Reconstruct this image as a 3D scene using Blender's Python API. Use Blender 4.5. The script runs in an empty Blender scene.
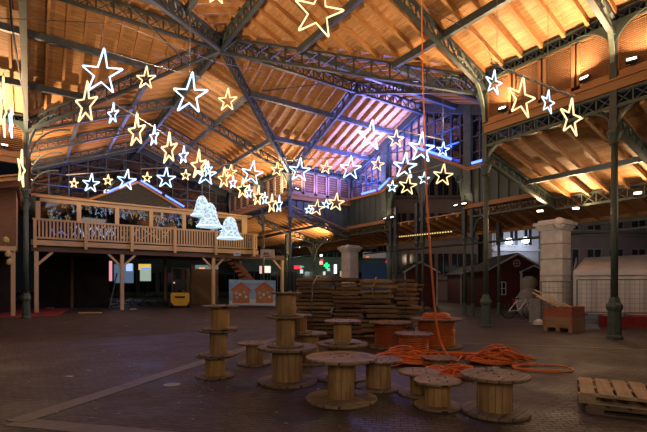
import bpy, math, random
from mathutils import Vector, Matrix
random.seed(7)
PI = math.pi
sc = bpy.context.scene
COL = sc.collection

# ------------------------------------------------------------------ camera
EYE = 1.2
YAW = math.radians(34.2)
FX, FY = math.sin(YAW), math.cos(YAW)
RX, RY = FY, -FX
CX, HZ, FL = 323.5, 285.0, 431.3
cd = bpy.data.cameras.new('camera')
cam = bpy.data.objects.new('camera', cd)
COL.objects.link(cam)
cam.location = (0, 0, EYE)
cam.rotation_euler = (PI/2, 0, -YAW)
cd.sensor_width = 36.0
cd.lens = 24.0
cd.shift_y = 69.0/647.0
cd.clip_start = 0.05
cd.clip_end = 300
sc.camera = cam

def at(u, v, d):
    r = (u-CX)/FL*d
    return Vector((FX*d+RX*r, FY*d+RY*r, EYE+(HZ-v)/FL*d))
def gnd(u, v, z=0.0):
    d = FL*(EYE-z)/(v-HZ)
    p = at(u, v, d); p.z = z
    return p
def V(*a): return Vector(a)

# ------------------------------------------------------------------ materials
MATS = {}
def newmat(name):
    m = bpy.data.materials.new(name); m.use_nodes = True
    nt = m.node_tree
    b = nt.nodes['Principled BSDF']
    return m, nt, b
def ramp(nt, fac, stops):
    r = nt.nodes.new('ShaderNodeValToRGB')
    cr = r.color_ramp
    while len(cr.elements) < len(stops): cr.elements.new(0.5)
    for e, (p, c) in zip(cr.elements, stops):
        e.position = p; e.color = (*c, 1)
    nt.links.new(fac, r.inputs['Fac'])
    return r.outputs['Color']
def coords(nt, scale=(1, 1, 1), rot=(0, 0, 0)):
    tc = nt.nodes.new('ShaderNodeTexCoord'); mp = nt.nodes.new('ShaderNodeMapping')
    mp.inputs['Scale'].default_value = scale; mp.inputs['Rotation'].default_value = rot
    nt.links.new(tc.outputs['Object'], mp.inputs['Vector'])
    return mp.outputs['Vector']
def noise(nt, vec, scale, detail=4, rough=.6):
    n = nt.nodes.new('ShaderNodeTexNoise')
    n.inputs['Scale'].default_value = scale; n.inputs['Detail'].default_value = detail
    n.inputs['Roughness'].default_value = rough
    nt.links.new(vec, n.inputs['Vector'])
    return n.outputs['Fac']
def mixc(nt, fac, a, b, mode='MIX'):
    m = nt.nodes.new('ShaderNodeMix'); m.data_type = 'RGBA'; m.blend_type = mode
    if isinstance(fac, (int, float)): m.inputs['Factor'].default_value = fac
    else: nt.links.new(fac, m.inputs['Factor'])
    for k, x in ((6, a), (7, b)):
        if isinstance(x, tuple): m.inputs[k].default_value = (*x, 1)
        else: nt.links.new(x, m.inputs[k])
    return m.outputs[2]
def bump(nt, b, h, s=.3, dist=.02):
    n = nt.nodes.new('ShaderNodeBump'); n.inputs['Strength'].default_value = s
    n.inputs['Distance'].default_value = dist
    nt.links.new(h, n.inputs['Height']); nt.links.new(n.outputs['Normal'], b.inputs['Normal'])
def mat_noise(name, c1, c2, scale=5, rough=.7, stretch=(1, 1, 1), metal=0, bmp=.15):
    if name in MATS: return MATS[name]
    m, nt, b = newmat(name)
    f = noise(nt, coords(nt, stretch), scale)
    nt.links.new(ramp(nt, f, [(.3, c1), (.7, c2)]), b.inputs['Base Color'])
    b.inputs['Roughness'].default_value = rough; b.inputs['Metallic'].default_value = metal
    if bmp: bump(nt, b, f, bmp)
    MATS[name] = m
    return m
def mat_plank(name, c1, c2, plank=.13, along='y', length=2.6, gap=(.20, .09, .035), rough=.62):
    m, nt, b = newmat(name)
    rot = (0, 0, PI/2) if along == 'y' else (0, 0, 0)
    vec = coords(nt, (1, 1, 1), rot)
    br = nt.nodes.new('ShaderNodeTexBrick')
    br.inputs['Scale'].default_value = 1
    br.inputs['Brick Width'].default_value = length; br.inputs['Row Height'].default_value = plank
    br.inputs['Mortar Size'].default_value = .004; br.inputs['Mortar Smooth'].default_value = .5
    br.inputs['Bias'].default_value = 0
    br.inputs['Color1'].default_value = (*c1, 1); br.inputs['Color2'].default_value = (*c2, 1)
    br.inputs['Mortar'].default_value = (*gap, 1)
    nt.links.new(vec, br.inputs['Vector'])
    vec2 = coords(nt, (1.2, 9, 9) if along == 'x' else (9, 1.2, 9))
    f = noise(nt, vec2, 2.2, 6)
    col = mixc(nt, 1.0, br.outputs['Color'], ramp(nt, f, [(.3, (.62, .58, .52)), (.6, (1, 1, 1))]), 'MULTIPLY')
    nt.links.new(col, b.inputs['Base Color'])
    b.inputs['Roughness'].default_value = rough
    MATS[name] = m
    return m
def mat_wood(name, c1, c2, axis='z', rough=.75, scale=3.0, dirt=0.0):
    if name in MATS: return MATS[name]
    m, nt, b = newmat(name)
    st = {'x': (.6, 9, 9), 'y': (9, .6, 9), 'z': (9, 9, .6)}[axis]
    f = noise(nt, coords(nt, st), scale, 6, .65)
    col = ramp(nt, f, [(.28, c1), (.72, c2)])
    if dirt:
        g = noise(nt, coords(nt), 4.0, 5)
        col = mixc(nt, ramp(nt, g, [(.45, (0, 0, 0)), (.7, (dirt,)*3)]), col, (.035, .03, .027))
    nt.links.new(col, b.inputs['Base Color']); b.inputs['Roughness'].default_value = rough
    bump(nt, b, f, .25)
    MATS[name] = m
    return m
def mat_emit(name, col, s):
    if name in MATS: return MATS[name]
    m, nt, b = newmat(name)
    b.inputs['Base Color'].default_value = (*[c*.3 for c in col], 1)
    b.inputs['Emission Color'].default_value = (*col, 1); b.inputs['Emission Strength'].default_value = s
    MATS[name] = m
    return m
def mat_glass(name, tint=(.8, .85, .9)):
    m = bpy.data.materials.new(name); m.use_nodes = True; nt = m.node_tree; nt.nodes.clear()
    o = nt.nodes.new('ShaderNodeOutputMaterial'); g = nt.nodes.new('ShaderNodeBsdfGlossy')
    t = nt.nodes.new('ShaderNodeBsdfTransparent'); x = nt.nodes.new('ShaderNodeMixShader')
    g.inputs['Roughness'].default_value = .03; t.inputs['Color'].default_value = (*tint, 1)
    fr = nt.nodes.new('ShaderNodeFresnel'); fr.inputs['IOR'].default_value = 1.6
    ad = nt.nodes.new('ShaderNodeMath'); ad.inputs[1].default_value = .1
    nt.links.new(fr.outputs[0], ad.inputs[0]); nt.links.new(ad.outputs[0], x.inputs[0])
    nt.links.new(t.outputs[0], x.inputs[1]); nt.links.new(g.outputs[0], x.inputs[2]); nt.links.new(x.outputs[0], o.inputs[0])
    MATS[name] = m
    return m

IRON = mat_noise('iron_green', (.040, .066, .058), (.075, .105, .092), 8, .5, bmp=.1)
IRON_D = mat_noise('iron_dark', (.030, .042, .048), (.052, .066, .070), 8, .5, bmp=.1)
IRON_L = mat_noise('iron_light', (.14, .19, .16), (.24, .29, .25), 8, .5, bmp=.1)
STEEL = mat_noise('steel_blue', (.05, .065, .085), (.085, .10, .125), 6, .45, bmp=.1)
PL_Y = mat_plank('ceiling_boards_y', (.64, .36, .165), (.51, .27, .115), .12, 'y')
PL_X = mat_plank('ceiling_boards_x', (.64, .36, .165), (.51, .27, .115), .12, 'x')
RAFT = mat_wood('rafter_wood', (.36, .17, .06), (.52, .27, .105), 'x')
SILL = mat_wood('sill_wood', (.30, .14, .055), (.44, .22, .09), 'y')
LOUV = mat_wood('louvre_wood', (.32, .15, .06), (.46, .23, .10), 'z')
PANEL = mat_noise('green_panel', (.045, .068, .058), (.07, .098, .082), 4, .6, (1, 1, .3), bmp=.05)
LILAC = mat_wood('painted_panel', (.30, .20, .16), (.42, .30, .24), 'z')
STONE = mat_noise('stone', (.46, .44, .41), (.66, .64, .60), 3.5, .85, bmp=.3)
DECKW = mat_wood('balcony_wood', (.46, .32, .18), (.66, .48, .29), 'z')
DECKX = mat_wood('balcony_wood_x', (.42, .29, .16), (.60, .43, .25), 'x')
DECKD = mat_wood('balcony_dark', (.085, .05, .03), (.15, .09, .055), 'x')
DRUMW = mat_wood('drum_wood', (.32, .18, .075), (.58, .36, .16), 'z', dirt=.5)
DRUMY = mat_wood('drum_wood_fresh', (.42, .24, .085), (.64, .38, .14), 'z', dirt=.3)
FLNG = mat_wood('flange_wood', (.10, .075, .055), (.30, .23, .165), 'x', dirt=.6)
BRD = mat_wood('board_wood', (.17, .095, .05), (.38, .225, .12), 'x', dirt=.6)
BRDL = mat_wood('board_wood_light', (.26, .16, .09), (.48, .33, .19), 'x', dirt=.4)
BRDD = mat_wood('board_wood_dark', (.10, .055, .03), (.24, .14, .075), 'x', dirt=.6)
PALE = mat_wood('pale_plank', (.50, .38, .24), (.66, .52, .35), 'x')
ORANGE = mat_noise('orange_sheath', (.68, .14, .022), (.86, .22, .045), 9, .42, bmp=.05)
ORANGE2 = mat_noise('orange_sheath_faded', (.42, .09, .03), (.58, .15, .05), 9, .5, bmp=.05)
DARK = mat_noise('dark_metal', (.012, .012, .014), (.03, .03, .034), 6, .5)
BLACK = mat_noise('black_rubber', (.008, .008, .009), (.018, .018, .018), 6, .7)
GREYM = mat_noise('grey_metal', (.22, .23, .25), (.34, .35, .37), 7, .35, metal=.5)
ZINC = mat_noise('zinc_wire', (.07, .075, .08), (.12, .125, .13), 7, .45, metal=.4)
WHITE = mat_noise('white_paint', (.55, .55, .55), (.7, .7, .7), 5, .6)
TENT = mat_noise('tent_fabric', (.42, .40, .41), (.58, .56, .56), 1.6, .7, (1, 1, .5), bmp=.5)
RED = mat_noise('red_carpet', (.20, .014, .018), (.28, .024, .026), 12, .9)
REDP = mat_wood('red_board', (.06, .011, .011), (.10, .018, .018), 'z')
REDC = mat_wood('red_crate', (.26, .07, .045), (.38, .13, .08), 'x', dirt=.6)
ROOFD = mat_noise('dark_roof', (.012, .012, .014), (.024, .024, .027), 4, .8)
YELL = mat_noise('yellow_paint', (.62, .35, .012), (.72, .43, .02), 4, .45, bmp=.03)
FAC = mat_noise('facade_dark', (.10, .085, .09), (.15, .13, .13), .8, .9)
FACW = mat_noise('facade_pale', (.45, .45, .47), (.58, .58, .6), .8, .9)
FACG = mat_noise('facade_green', (.13, .17, .15), (.19, .23, .2), .8, .9)
WIND = mat_noise('window_dark', (.012, .013, .018), (.03, .03, .04), 2, .15, bmp=0)
E_WARM = mat_emit('led_warm', (1, .72, .36), 1.8)
E_WHITE = mat_emit('led_white', (.52, .75, 1), 2.3)
E_BLUE = mat_emit('led_blue', (.07, .14, 1), 5)
E_FLOOD = mat_emit('flood_lens', (1, .88, .70), 9)
E_BULB = mat_emit('bulb_yellow', (1, .62, .18), 1.2)
GLASS = mat_glass('pane_glass')

def mat_floor():
    m, nt, b = newmat('cobbles')
    vec = coords(nt, (1, 1, 1), (0, 0, math.radians(42)))
    wn = nt.nodes.new('ShaderNodeTexNoise'); wn.inputs['Scale'].default_value = 2.6
    nt.links.new(vec, wn.inputs['Vector'])
    add = nt.nodes.new('ShaderNodeVectorMath'); add.operation = 'MULTIPLY_ADD'
    add.inputs[1].default_value = (.12, .12, 0); nt.links.new(wn.outputs['Color'], add.inputs[0]); nt.links.new(vec, add.inputs[2])
    br = nt.nodes.new('ShaderNodeTexBrick'); br.inputs['Scale'].default_value = 1
    br.inputs['Brick Width'].default_value = .11; br.inputs['Row Height'].default_value = .06
    br.inputs['Mortar Size'].default_value = .007; br.inputs['Mortar Smooth'].default_value = .9
    br.inputs['Color1'].default_value = (.098, .073, .066, 1); br.inputs['Color2'].default_value = (.048, .036, .033, 1)
    br.inputs['Mortar'].default_value = (.026, .020, .018, 1)
    nt.links.new(add.outputs[0], br.inputs['Vector'])
    f = noise(nt, coords(nt), 1.1, 8, .65)
    g = noise(nt, coords(nt), 45, 3)
    col = mixc(nt, 1.0, br.outputs['Color'], ramp(nt, f, [(.32, (.62, .6, .6)), (.62, (1.05, 1, 1))]), 'MULTIPLY')
    col = mixc(nt, ramp(nt, g, [(.66, (0, 0, 0)), (.78, (.35, .35, .35))]), col, (.24, .19, .16))
    nt.links.new(col, b.inputs['Base Color'])
    nt.links.new(ramp(nt, f, [(.35, (.5, .5, .5)), (.65, (.75, .75, .75))]), b.inputs['Roughness'])
    inv = nt.nodes.new('ShaderNodeMath'); inv.operation = 'SUBTRACT'; inv.inputs[0].default_value = 1
    nt.links.new(br.outputs['Fac'], inv.inputs[1])
    bump(nt, b, inv.outputs[0], .8, .012)
    return m
FLOOR = mat_floor()
STRIP = mat_noise('stone_strip', (.12, .105, .095), (.18, .16, .148), 6, .6, bmp=.2)

# ------------------------------------------------------------------ mesh builder
class MB:
    def __init__(s): s.v = []; s.f = []
    def add(s, vs, fs):
        o = len(s.v); s.v += [Vector(x) for x in vs]; s.f += [tuple(i+o for i in f) for f in fs]; return s
    def frame(s, o, ex, ey, ez, lx, ly, lz):        # box centred at o along unit axes
        vs = [o+ex*(a*lx/2)+ey*(b*ly/2)+ez*(c*lz/2) for a in (-1, 1) for b in (-1, 1) for c in (-1, 1)]
        return s.add(vs, [(0, 1, 3, 2), (4, 6, 7, 5), (0, 4, 5, 1), (2, 3, 7, 6), (0, 2, 6, 4), (1, 5, 7, 3)])
    def box(s, x0, x1, y0, y1, z0, z1):
        return s.frame(V((x0+x1)/2, (y0+y1)/2, (z0+z1)/2), V(1, 0, 0), V(0, 1, 0), V(0, 0, 1), x1-x0, y1-y0, z1-z0)
    def bar(s, p, q, w, h, up=None):                # beam p->q, w sideways, h along up
        p = Vector(p); q = Vector(q); d = q-p; L = d.length
        if L < 1e-6: return s
        d.normalize(); up = Vector(up or (0, 0, 1))
        if abs(d.dot(up)) > .98: up = V(1, 0, 0)
        sd = d.cross(up).normalized(); u2 = sd.cross(d).normalized()
        return s.frame((p+q)/2, d, sd, u2, L, w, h)
    def lathe(s, prof, n=16, c=(0, 0, 0), rot=0.0, axis=None):
        c = Vector(c); vs = []
        for r, z in prof:
            for i in range(n):
                a = 2*PI*i/n+rot
                vs.append(c+V(r*math.cos(a), r*math.sin(a), z))
        fs = []
        for k in range(len(prof)-1):
            for i in range(n):
                j = (i+1) % n
                fs.append((k*n+i, k*n+j, (k+1)*n+j, (k+1)*n+i))
        fs.append(tuple(range(n-1, -1, -1))); fs.append(tuple((len(prof)-1)*n+i for i in range(n)))
        return s.add(vs, fs)
    def tube(s, pts, r, n=6, closed=False):
        pts = [Vector(p) for p in pts]; m = len(pts); vs = []; prev = None
        for i, p in enumerate(pts):
            a = pts[i-1] if (i > 0 or closed) else pts[0]
            b = pts[(i+1) % m] if (i < m-1 or closed) else pts[-1]
            t = (b-a)
            if t.length < 1e-9: t = V(0, 0, 1)
            t.normalize()
            if prev is None:
                ref = V(0, 0, 1) if abs(t.z) < .9 else V(1, 0, 0)
                nrm = t.cross(ref).normalized()
            else:
                nrm = (prev-t*prev.dot(t))
                if nrm.length < 1e-6: nrm = t.cross(V(0, 0, 1))
                nrm.normalize()
            prev = nrm; bn = t.cross(nrm)
            rr = r[i] if isinstance(r, (list, tuple)) else r
            for k in range(n):
                ang = 2*PI*k/n
                vs.append(p+nrm*(rr*math.cos(ang))+bn*(rr*math.sin(ang)))
        fs = []
        for i in range(m if closed else m-1):
            i2 = (i+1) % m
            for k in range(n):
                k2 = (k+1) % n
                fs.append((i*n+k, i*n+k2, i2*n+k2, i2*n+k))
        if not closed:
            fs.append(tuple(range(n-1, -1, -1))); fs.append(tuple((m-1)*n+k for k in range(n)))
        return s.add(vs, fs)
    def slab(s, poly, th, nrm=None):                # extrude a 3D polygon by th along its normal
        poly = [Vector(p) for p in poly]
        if nrm is None: nrm = (poly[1]-poly[0]).cross(poly[2]-poly[0]).normalized()
        nrm = Vector(nrm); n = len(poly)
        vs = poly+[p+nrm*th for p in poly]
        fs = [tuple(range(n-1, -1, -1)), tuple(range(n, 2*n))]+[(i, (i+1) % n, n+(i+1) % n, n+i) for i in range(n)]
        return s.add(vs, fs)
    def mesh(s, name, inv=None, smooth=False):
        me = bpy.data.meshes.new(name)
        vs = [inv @ v for v in s.v] if inv else s.v
        me.from_pydata([tuple(v) for v in vs], [], s.f); me.validate(); me.update()
        if smooth:
            for p in me.polygons: p.use_smooth = True
        return me
    def build(s, name, mat, parent=None, world=True, smooth=False, label=None):
        inv = None
        if world and parent is not None: inv = mtx(parent).inverted()
        me = s.mesh(name, inv, smooth); me.materials.append(mat)
        o = bpy.data.objects.new(name, me); COL.objects.link(o)
        if parent is not None: o.parent = parent
        if label: o['label'] = label
        return o
def mtx(o):
    m = Matrix.LocRotScale(o.location, o.rotation_euler, o.scale)
    return mtx(o.parent) @ m if o.parent else m
def tag(o, label, cat, group=None):
    o['label'] = label; o['category'] = cat
    if group: o['group'] = group
    return o
def thing(name, label, cat, loc=(0, 0, 0), rz=0, group=None):
    o = bpy.data.objects.new(name, None); o.empty_display_size = .1
    COL.objects.link(o); o.location = loc; o.rotation_euler = (0, 0, rz)
    return tag(o, label, cat, group)
def struct(o): o['kind'] = 'structure'; return o
def copy_tree(o, parent=None):
    c = o.copy(); COL.objects.link(c)
    if parent is not None: c.parent = parent
    for ch in list(o.children): copy_tree(ch, c)
    return c
def single(name, mb, mat, label, cat, group=None, smooth=False, origin=None):
    """a thing that is one mesh, its origin at its own base"""
    if origin is None:
        xs = [v.x for v in mb.v]; ys = [v.y for v in mb.v]; zs = [v.z for v in mb.v]
        origin = V((min(xs)+max(xs))/2, (min(ys)+max(ys))/2, min(zs))
    me = mb.mesh(name, Matrix.Translation(origin).inverted(), smooth); me.materials.append(mat)
    o = bpy.data.objects.new(name, me); COL.objects.link(o); o.location = origin
    return tag(o, label, cat, group)
ORD = ['first', 'second', 'third', 'fourth', 'fifth', 'sixth', 'seventh', 'eighth', 'ninth', 'tenth', 'eleventh', 'twelfth', 'thirteenth', 'fourteenth', 'fifteenth', 'sixteenth', 'seventeenth', 'eighteenth', 'nineteenth', 'twentieth']

# ------------------------------------------------------------------ hall geometry
XL, XR = -.13, 10.7          # nave column rows
YN, YF, YE = 7.54, 18.7, 26.6   # crossing near / far, far gable
XW, XE = -3.9, 14.45         # transept ends
XC, YC = 5.1, 13.4
ZE, ZA = 7.3, 9.42           # eave / ridge
YB = -3.0                    # near end of what is built

fl = MB().box(-30, 70, -6, 90, -.2, 0).build('floor', FLOOR); struct(fl)
def strip(name, a, b, w=.2, z=.003):
    o = MB().bar(V(a.x, a.y, z), V(b.x, b.y, z), w, .006).build(name, STRIP); struct(o)
c0 = gnd(15, 422); c1 = gnd(200, 363); dd = (c1-c0)
strip('trim_1', c0, c0+dd*2.1, .22)
c2 = gnd(124, 432); strip('trim_2', c0, c0+(c2-c0)*3, .2, .001)
c3 = gnd(462, 343); c4 = gnd(647, 350); strip('trim_3', c3-(c4-c3)*.3, c3+(c4-c3)*2, .1)
c5 = gnd(486, 319.5); c6 = gnd(580, 322.5); strip('trim_4', c5, c5+(c6-c5)*1.4, .12)

# roofs: boards + rafters as children
def zr_n(x): return ZE+(ZA-ZE)*((x-XL)/(XC-XL) if x < XC else (XR-x)/(XR-XC))
def zr_t(y): return ZE+(ZA-ZE)*((y-YN)/(YC-YN) if y < YC else (YF-y)/(YF-YC))
apex = V(XC, YC, ZA)
def roof(poly, mat, rafts, raft_h=.15):
    n = (Vector(poly[1])-Vector(poly[0])).cross(Vector(poly[2])-Vector(poly[0]))
    up = n.normalized()
    if up.z < 0: up = -up
    o = MB().slab(poly, .05, up).build('ceiling', mat); struct(o)
    for p, q in rafts:
        p = Vector(p)-up*.07; q = Vector(q)-up*.07
        MB().bar(p, q, .075, raft_h, up).build('rafter', RAFT, o)
    return o
def nave_rafts(y0, y1, side, step=.55):
    out = []; y = y0+.1; xe = XL if side < 0 else XR
    while y < y1:
        # stop at the valley
        xs = XC
        if YN < y < YF:
            t = (y-YN)/(YC-YN) if y < YC else (YF-y)/(YF-YC)
            xs = None if t > 0.995 else xe+(XC-xe)*t
            a, b = (xs, XC) if xs is not None else (None, None)
            if a is not None: out.append(((a, y, zr_n(a)), (XC, y, ZA)))
        else: out.append(((xe, y, ZE), (XC, y, ZA)))
        y += step
    return out
# nave slopes (with the valley corners of the crossing)
for side, xe in ((1, XR), (-1, XL)):
    roof([(xe, YB, ZE), (xe, YN, ZE), (XC, YC, ZA), (XC, YB, ZA)], PL_Y, nave_rafts(YB, YC, side))
    roof([(xe, YF, ZE), (xe, YE, ZE), (XC, YE, ZA), (XC, YC, ZA)], PL_Y, nave_rafts(YC+.2, YE, side, .5))
def tran_rafts(x0, x1, side, step=.5):
    out = []; x = x0+.1; ye = YN if side < 0 else YF
    while x < x1:
        if XL < x < XR:
            t = (x-XL)/(XC-XL) if x < XC else (XR-x)/(XR-XC)
            y = ye+(YC-ye)*t
            if t < .99: out.append(((x, y, zr_t(y)), (x, YC, ZA)))
        else: out.append(((x, ye, ZE), (x, YC, ZA)))
        x += step
    return out
for side, ye in ((1, YF), (-1, YN)):
    roof([(XR, ye, ZE), (XE, ye, ZE), (XE, YC, ZA), (XC, YC, ZA)], PL_X, tran_rafts(XC+.2, XE, side, .47))
    roof([(XL, ye, ZE), (XW, ye, ZE), (XW, YC, ZA), (XC, YC, ZA)], PL_X, tran_rafts(XW, XC, side, .47))
# aisle roofs  z = 5.15 at the wall, 4.13 at the outer row, 3.6 at the eave
def za(t): return 5.15-.27*t
def aisle(p0, p1, out, w0, w1, mat, step=.55):
    """p0->p1 along the wall (2D), out = outward unit vector, w0,w1 = start and end distance from the wall"""
    p0 = V(*p0, 0); p1 = V(*p1, 0); out = V(*out, 0)
    q = [p0+out*w0+V(0, 0, za(w0)), p1+out*w0+V(0, 0, za(w0)), p1+out*w1+V(0, 0, za(w1)), p0+out*w1+V(0, 0, za(w1))]
    L = (p1-p0).length; rf = []; s = .15
    while s < L:
        c = p0+(p1-p0)*(s/L); rf.append((c+out*w0+V(0, 0, za(w0)), c+out*w1+V(0, 0, za(w1)))); s += step
    return roof(q, mat, rf, .13)
aisle((XR, YB), (XR, YN), (1, 0), 0, 5.8, PL_Y)
aisle((XR, YF), (XR, YE+3), (1, 0), 0, 5.8, PL_Y, .45)
aisle((XR, YN), (XR, YF), (1, 0), 3.8, 5.8, PL_Y)
aisle((XL, YF), (XL, YE+2), (-1, 0), 0, 5.8, PL_Y)

# ------------------------------------------------------------------ trusses
def truss(a, b, depth, label, n=None, vertical=True, mat=IRON_D, w=.10, name='lattice_truss', group=None, depth2=None, dirn=None, cat='roof truss'):
    """top chord a->b, bottom chord below by depth (depth2 at b), X bracing between"""
    a = Vector(a); b = Vector(b); dv = Vector(dirn) if dirn else V(0, 0, -1)
    a2 = a+dv*depth; b2 = b+dv*(depth if depth2 is None else depth2)
    L = (b-a).length; n = n or max(2, round(L/(depth*1.15)))
    t = thing(name, label, cat, a2, 0, group)
    sd = (b-a).normalized()
    MB().bar(a, b, w, .06).build('top_chord', mat, t)
    MB().bar(a2, b2, w*1.15, .07).build('bottom_chord', mat, t)
    m = MB()
    for i in range(n):
        f0 = i/n; f1 = (i+1)/n
        p, q = a+(b-a)*f0, a+(b-a)*f1; r, s_ = a2+(b2-a2)*f0, a2+(b2-a2)*f1
        m.bar(p, s_, .018, .045, sd.cross(dv)); m.bar(r, q, .018, .045, sd.cross(dv))
        m.bar(p, r, .03, .05)
    m.bar(b, b2, .04, .05)
    m.build('lattice_web', mat, t)
    return t
dz = V(0, 0, -.2)
TA, TB, TCn, TD = V(XL, YF, ZE), V(XR, YF, ZE), V(XR, YN, ZE), V(XL, YN, ZE)
tz = V(0, 0, -.22)
truss(TA+tz, apex+tz, .42, 'dark lattice valley truss from the left column to the roof apex')
truss(TB+tz, apex+tz, .42, 'dark lattice valley truss from the middle column up to the roof apex')
truss(TCn+tz, apex+tz, .5, 'dark lattice valley truss from the near right column up to the roof apex')
truss(TD+tz, apex+tz, .42, 'dark lattice valley truss from overhead at the top left to the apex')
# ridge girders
truss(apex+tz, V(XC, YE, ZA)+tz, .35, 'ridge girder running from the apex to the far gable')
truss(apex+tz, V(XE, YC, ZA)+tz, .38, 'ridge girder running from the apex to the blue lit right gable')
truss(V(XC, YB, ZA)+tz, apex+tz, .4, 'ridge girder above the big warm star at the top')
truss(V(XW, YC, ZA)+tz, apex+tz, .4, 'ridge girder crossing the top left of the roof to the apex')
# principal rafters at the edges of the crossing
truss(TCn+tz, V(XC, YN, ZA)+tz, .38, 'green lattice roof truss rising steeply left from the near right column')
truss(V(XR, 4.28, ZE)+tz, V(XC, 4.28, ZA)+tz, .38, 'lattice roof truss over the nearest right column')
truss(TB+tz, V(XR, YC, ZA)+tz, .4, 'double chord lattice rising from the middle column to the right ridge')
truss(TCn+tz, V(XR, YC, ZA)+tz, .4, 'lattice truss from the near right column to the right ridge node')
truss(TA+tz, V(XL, YC, ZA)+tz, .38, 'overhead lattice truss at the left edge rising from the left column')
truss(TD+tz, V(XL, YC, ZA)+tz, .38, 'overhead lattice truss at the top left corner')
for k, y in enumerate((YF+.1, 21.9, 25.2)):
    nm = ('nearest', 'middle', 'farthest')[k]
    truss(V(XL, y, ZE)+tz, V(XC, y, ZA)+tz, .36, f'left half of the {nm} lattice truss over the wooden balcony')
    truss(V(XR, y, ZE)+tz, V(XC, y, ZA)+tz, .36, f'right half of the {nm} lattice truss over the wooden balcony')
# eave girders under the clerestory roof
truss(V(XR, YB, 7.22), V(XR, 4.28, 7.22), .26, 'eave lattice girder over the louvres beyond the nearest column', mat=IRON)
truss(V(XR, 4.28, 7.22), V(XR, YN, 7.22), .26, 'eave lattice girder above the louvres between the two right columns', mat=IRON)
truss(V(XR, YF, 7.22), V(XE, YF, 7.22), .26, 'eave lattice girder above the purple lit panels', mat=IRON)
truss(V(XR, YF, 7.22), V(XR, YE, 7.22), .26, 'eave lattice girder right of the far nave roof', mat=IRON)
truss(V(XL, YN, 7.22), V(XL, YF, 7.22), .3, 'green eave girder passing overhead at the left edge', mat=IRON_D, w=.12)
truss(V(XL, YF, 7.22), V(XW, YF, 7.22), .3, 'eave girder above the arched louvres at the left edge', mat=IRON)
truss(V(XL, YF, 7.22), V(XL, YE, 7.22), .3, 'eave girder behind the left column', mat=IRON)
# girders below the clerestory
truss(V(XR, YB, 5.45), V(XR, 4.28, 5.45), .32, 'green lattice girder below the wooden sill right of the nearest column', mat=IRON)
truss(V(XR, 4.28, 5.45), V(XR, YN, 5.45), .32, 'green lattice girder below the wooden sill between the right columns', mat=IRON)
truss(V(XR, YF, 5.45), V(XR, YE, 5.45), .32, 'dark lattice girder below the blue lit sill left of the middle column', mat=IRON_D)
truss(V(XE, YB, 4.08), V(XE, YN, 4.08), .36, 'outer lattice girder of the right aisle resting on the stone pillar', mat=IRON)
truss(V(XE, YN, 4.26), V(XE, 10.8, 4.26), .36, 'lattice girder below the green panels left of the near stone pillar', mat=IRON)
truss(V(XE, 15.4, 4.26), V(XE, YF, 4.26), .36, 'lattice girder below the green panels above the far stone pillar', mat=IRON)
truss(V(XE, YF, 4.08), V(XE, YE+3, 4.08), .36, 'outer lattice girder of the far aisle', mat=IRON_D)
# aisle corner rafters
truss(V(XR, YN, 5.02), V(XE, YN, 4.02), .3, 'sloping lattice rafter from the near right column down to the stone pillar', mat=IRON)
truss(V(XR, 4.28, 5.02), V(XE, 4.28, 4.02), .3, 'sloping lattice rafter behind the nearest right column', mat=IRON)
truss(V(XR, YF, 5.02), V(XE, YF, 4.02), .3, 'sloping lattice rafter from the middle column to the far stone pillar', mat=IRON)
truss(V(XR, 22.3, 5.02), V(XE, 22.3, 4.02), .3, 'sloping lattice rafter in the far aisle', mat=IRON_D)

# purlins (steel beams under the rafters)
def purlin(a, b, label, mat=STEEL, w=.12, h=.2):
    return single('purlin', MB().bar(a, b, w, h), mat, label, 'roof beam')
def np_(x, z0=-.28): return zr_n(x)+z0
def tp_(y, z0=-.28): return zr_t(y)+z0
for f, nm in ((.32, 'lower'), (.68, 'upper')):
    x = XR+(XC-XR)*f; yv = YN+(YC-YN)*f
    purlin(V(x, YB, np_(x)), V(x, yv, np_(x)), f'{nm} dark purlin of the bright orange roof slope at the top right', IRON_D)
    yv = YF+(YC-YF)*f
    purlin(V(x, yv, np_(x)), V(x, YE, np_(x)), f'{nm} blue lit purlin on the right slope of the far roof')
    x = XL+(XC-XL)*f
    purlin(V(x, YF+(YC-YF)*f, np_(x)), V(x, YE, np_(x)), f'{nm} blue lit purlin on the left slope of the far roof')
    purlin(V(x, YB, np_(x)), V(x, YN+(YC-YN)*f, np_(x)), f'{nm} purlin on the left slope overhead', IRON_D)
    y = YF+(YC-YF)*f; 
    purlin(V(XR+(XC-XR)*f, y, tp_(y)), V(XE, y, tp_(y)), f'{nm} steel purlin of the purple lit roof slope')
    purlin(V(XW, y, tp_(y)), V(XL+(XC-XL)*f, y, tp_(y)), f'{nm} dark steel purlin crossing the roof at the upper left')
    y = YN+(YC-YN)*f
    purlin(V(XR+(XC-XR)*f, y, tp_(y)), V(XE, y, tp_(y)), f'{nm} steel purlin of the roof slope nearest the right gable')
    purlin(V(XW, y, tp_(y)), V(XL+(XC-XL)*f, y, tp_(y)), f'{nm} purlin overhead at the top left')
for t_, nm in ((2.0, 'middle'), (5.7, 'eave')):
    purlin(V(XR+t_, YB, za(t_)-.24), V(XR+t_, YN, za(t_)-.24), f'dark {nm} purlin of the right aisle roof', IRON_D, .1, .14)
    purlin(V(XR+t_, YF, za(t_)-.24), V(XR+t_, YE+3, za(t_)-.24), f'dark {nm} purlin of the far aisle roof', IRON_D, .1, .14)
single('eave_board', MB().box(XE+1.95, XE+2.05, YB, YE+3, 3.42, 3.58), SILL, 'orange wooden eave board along the outer edge of the right aisle', 'board')
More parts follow.
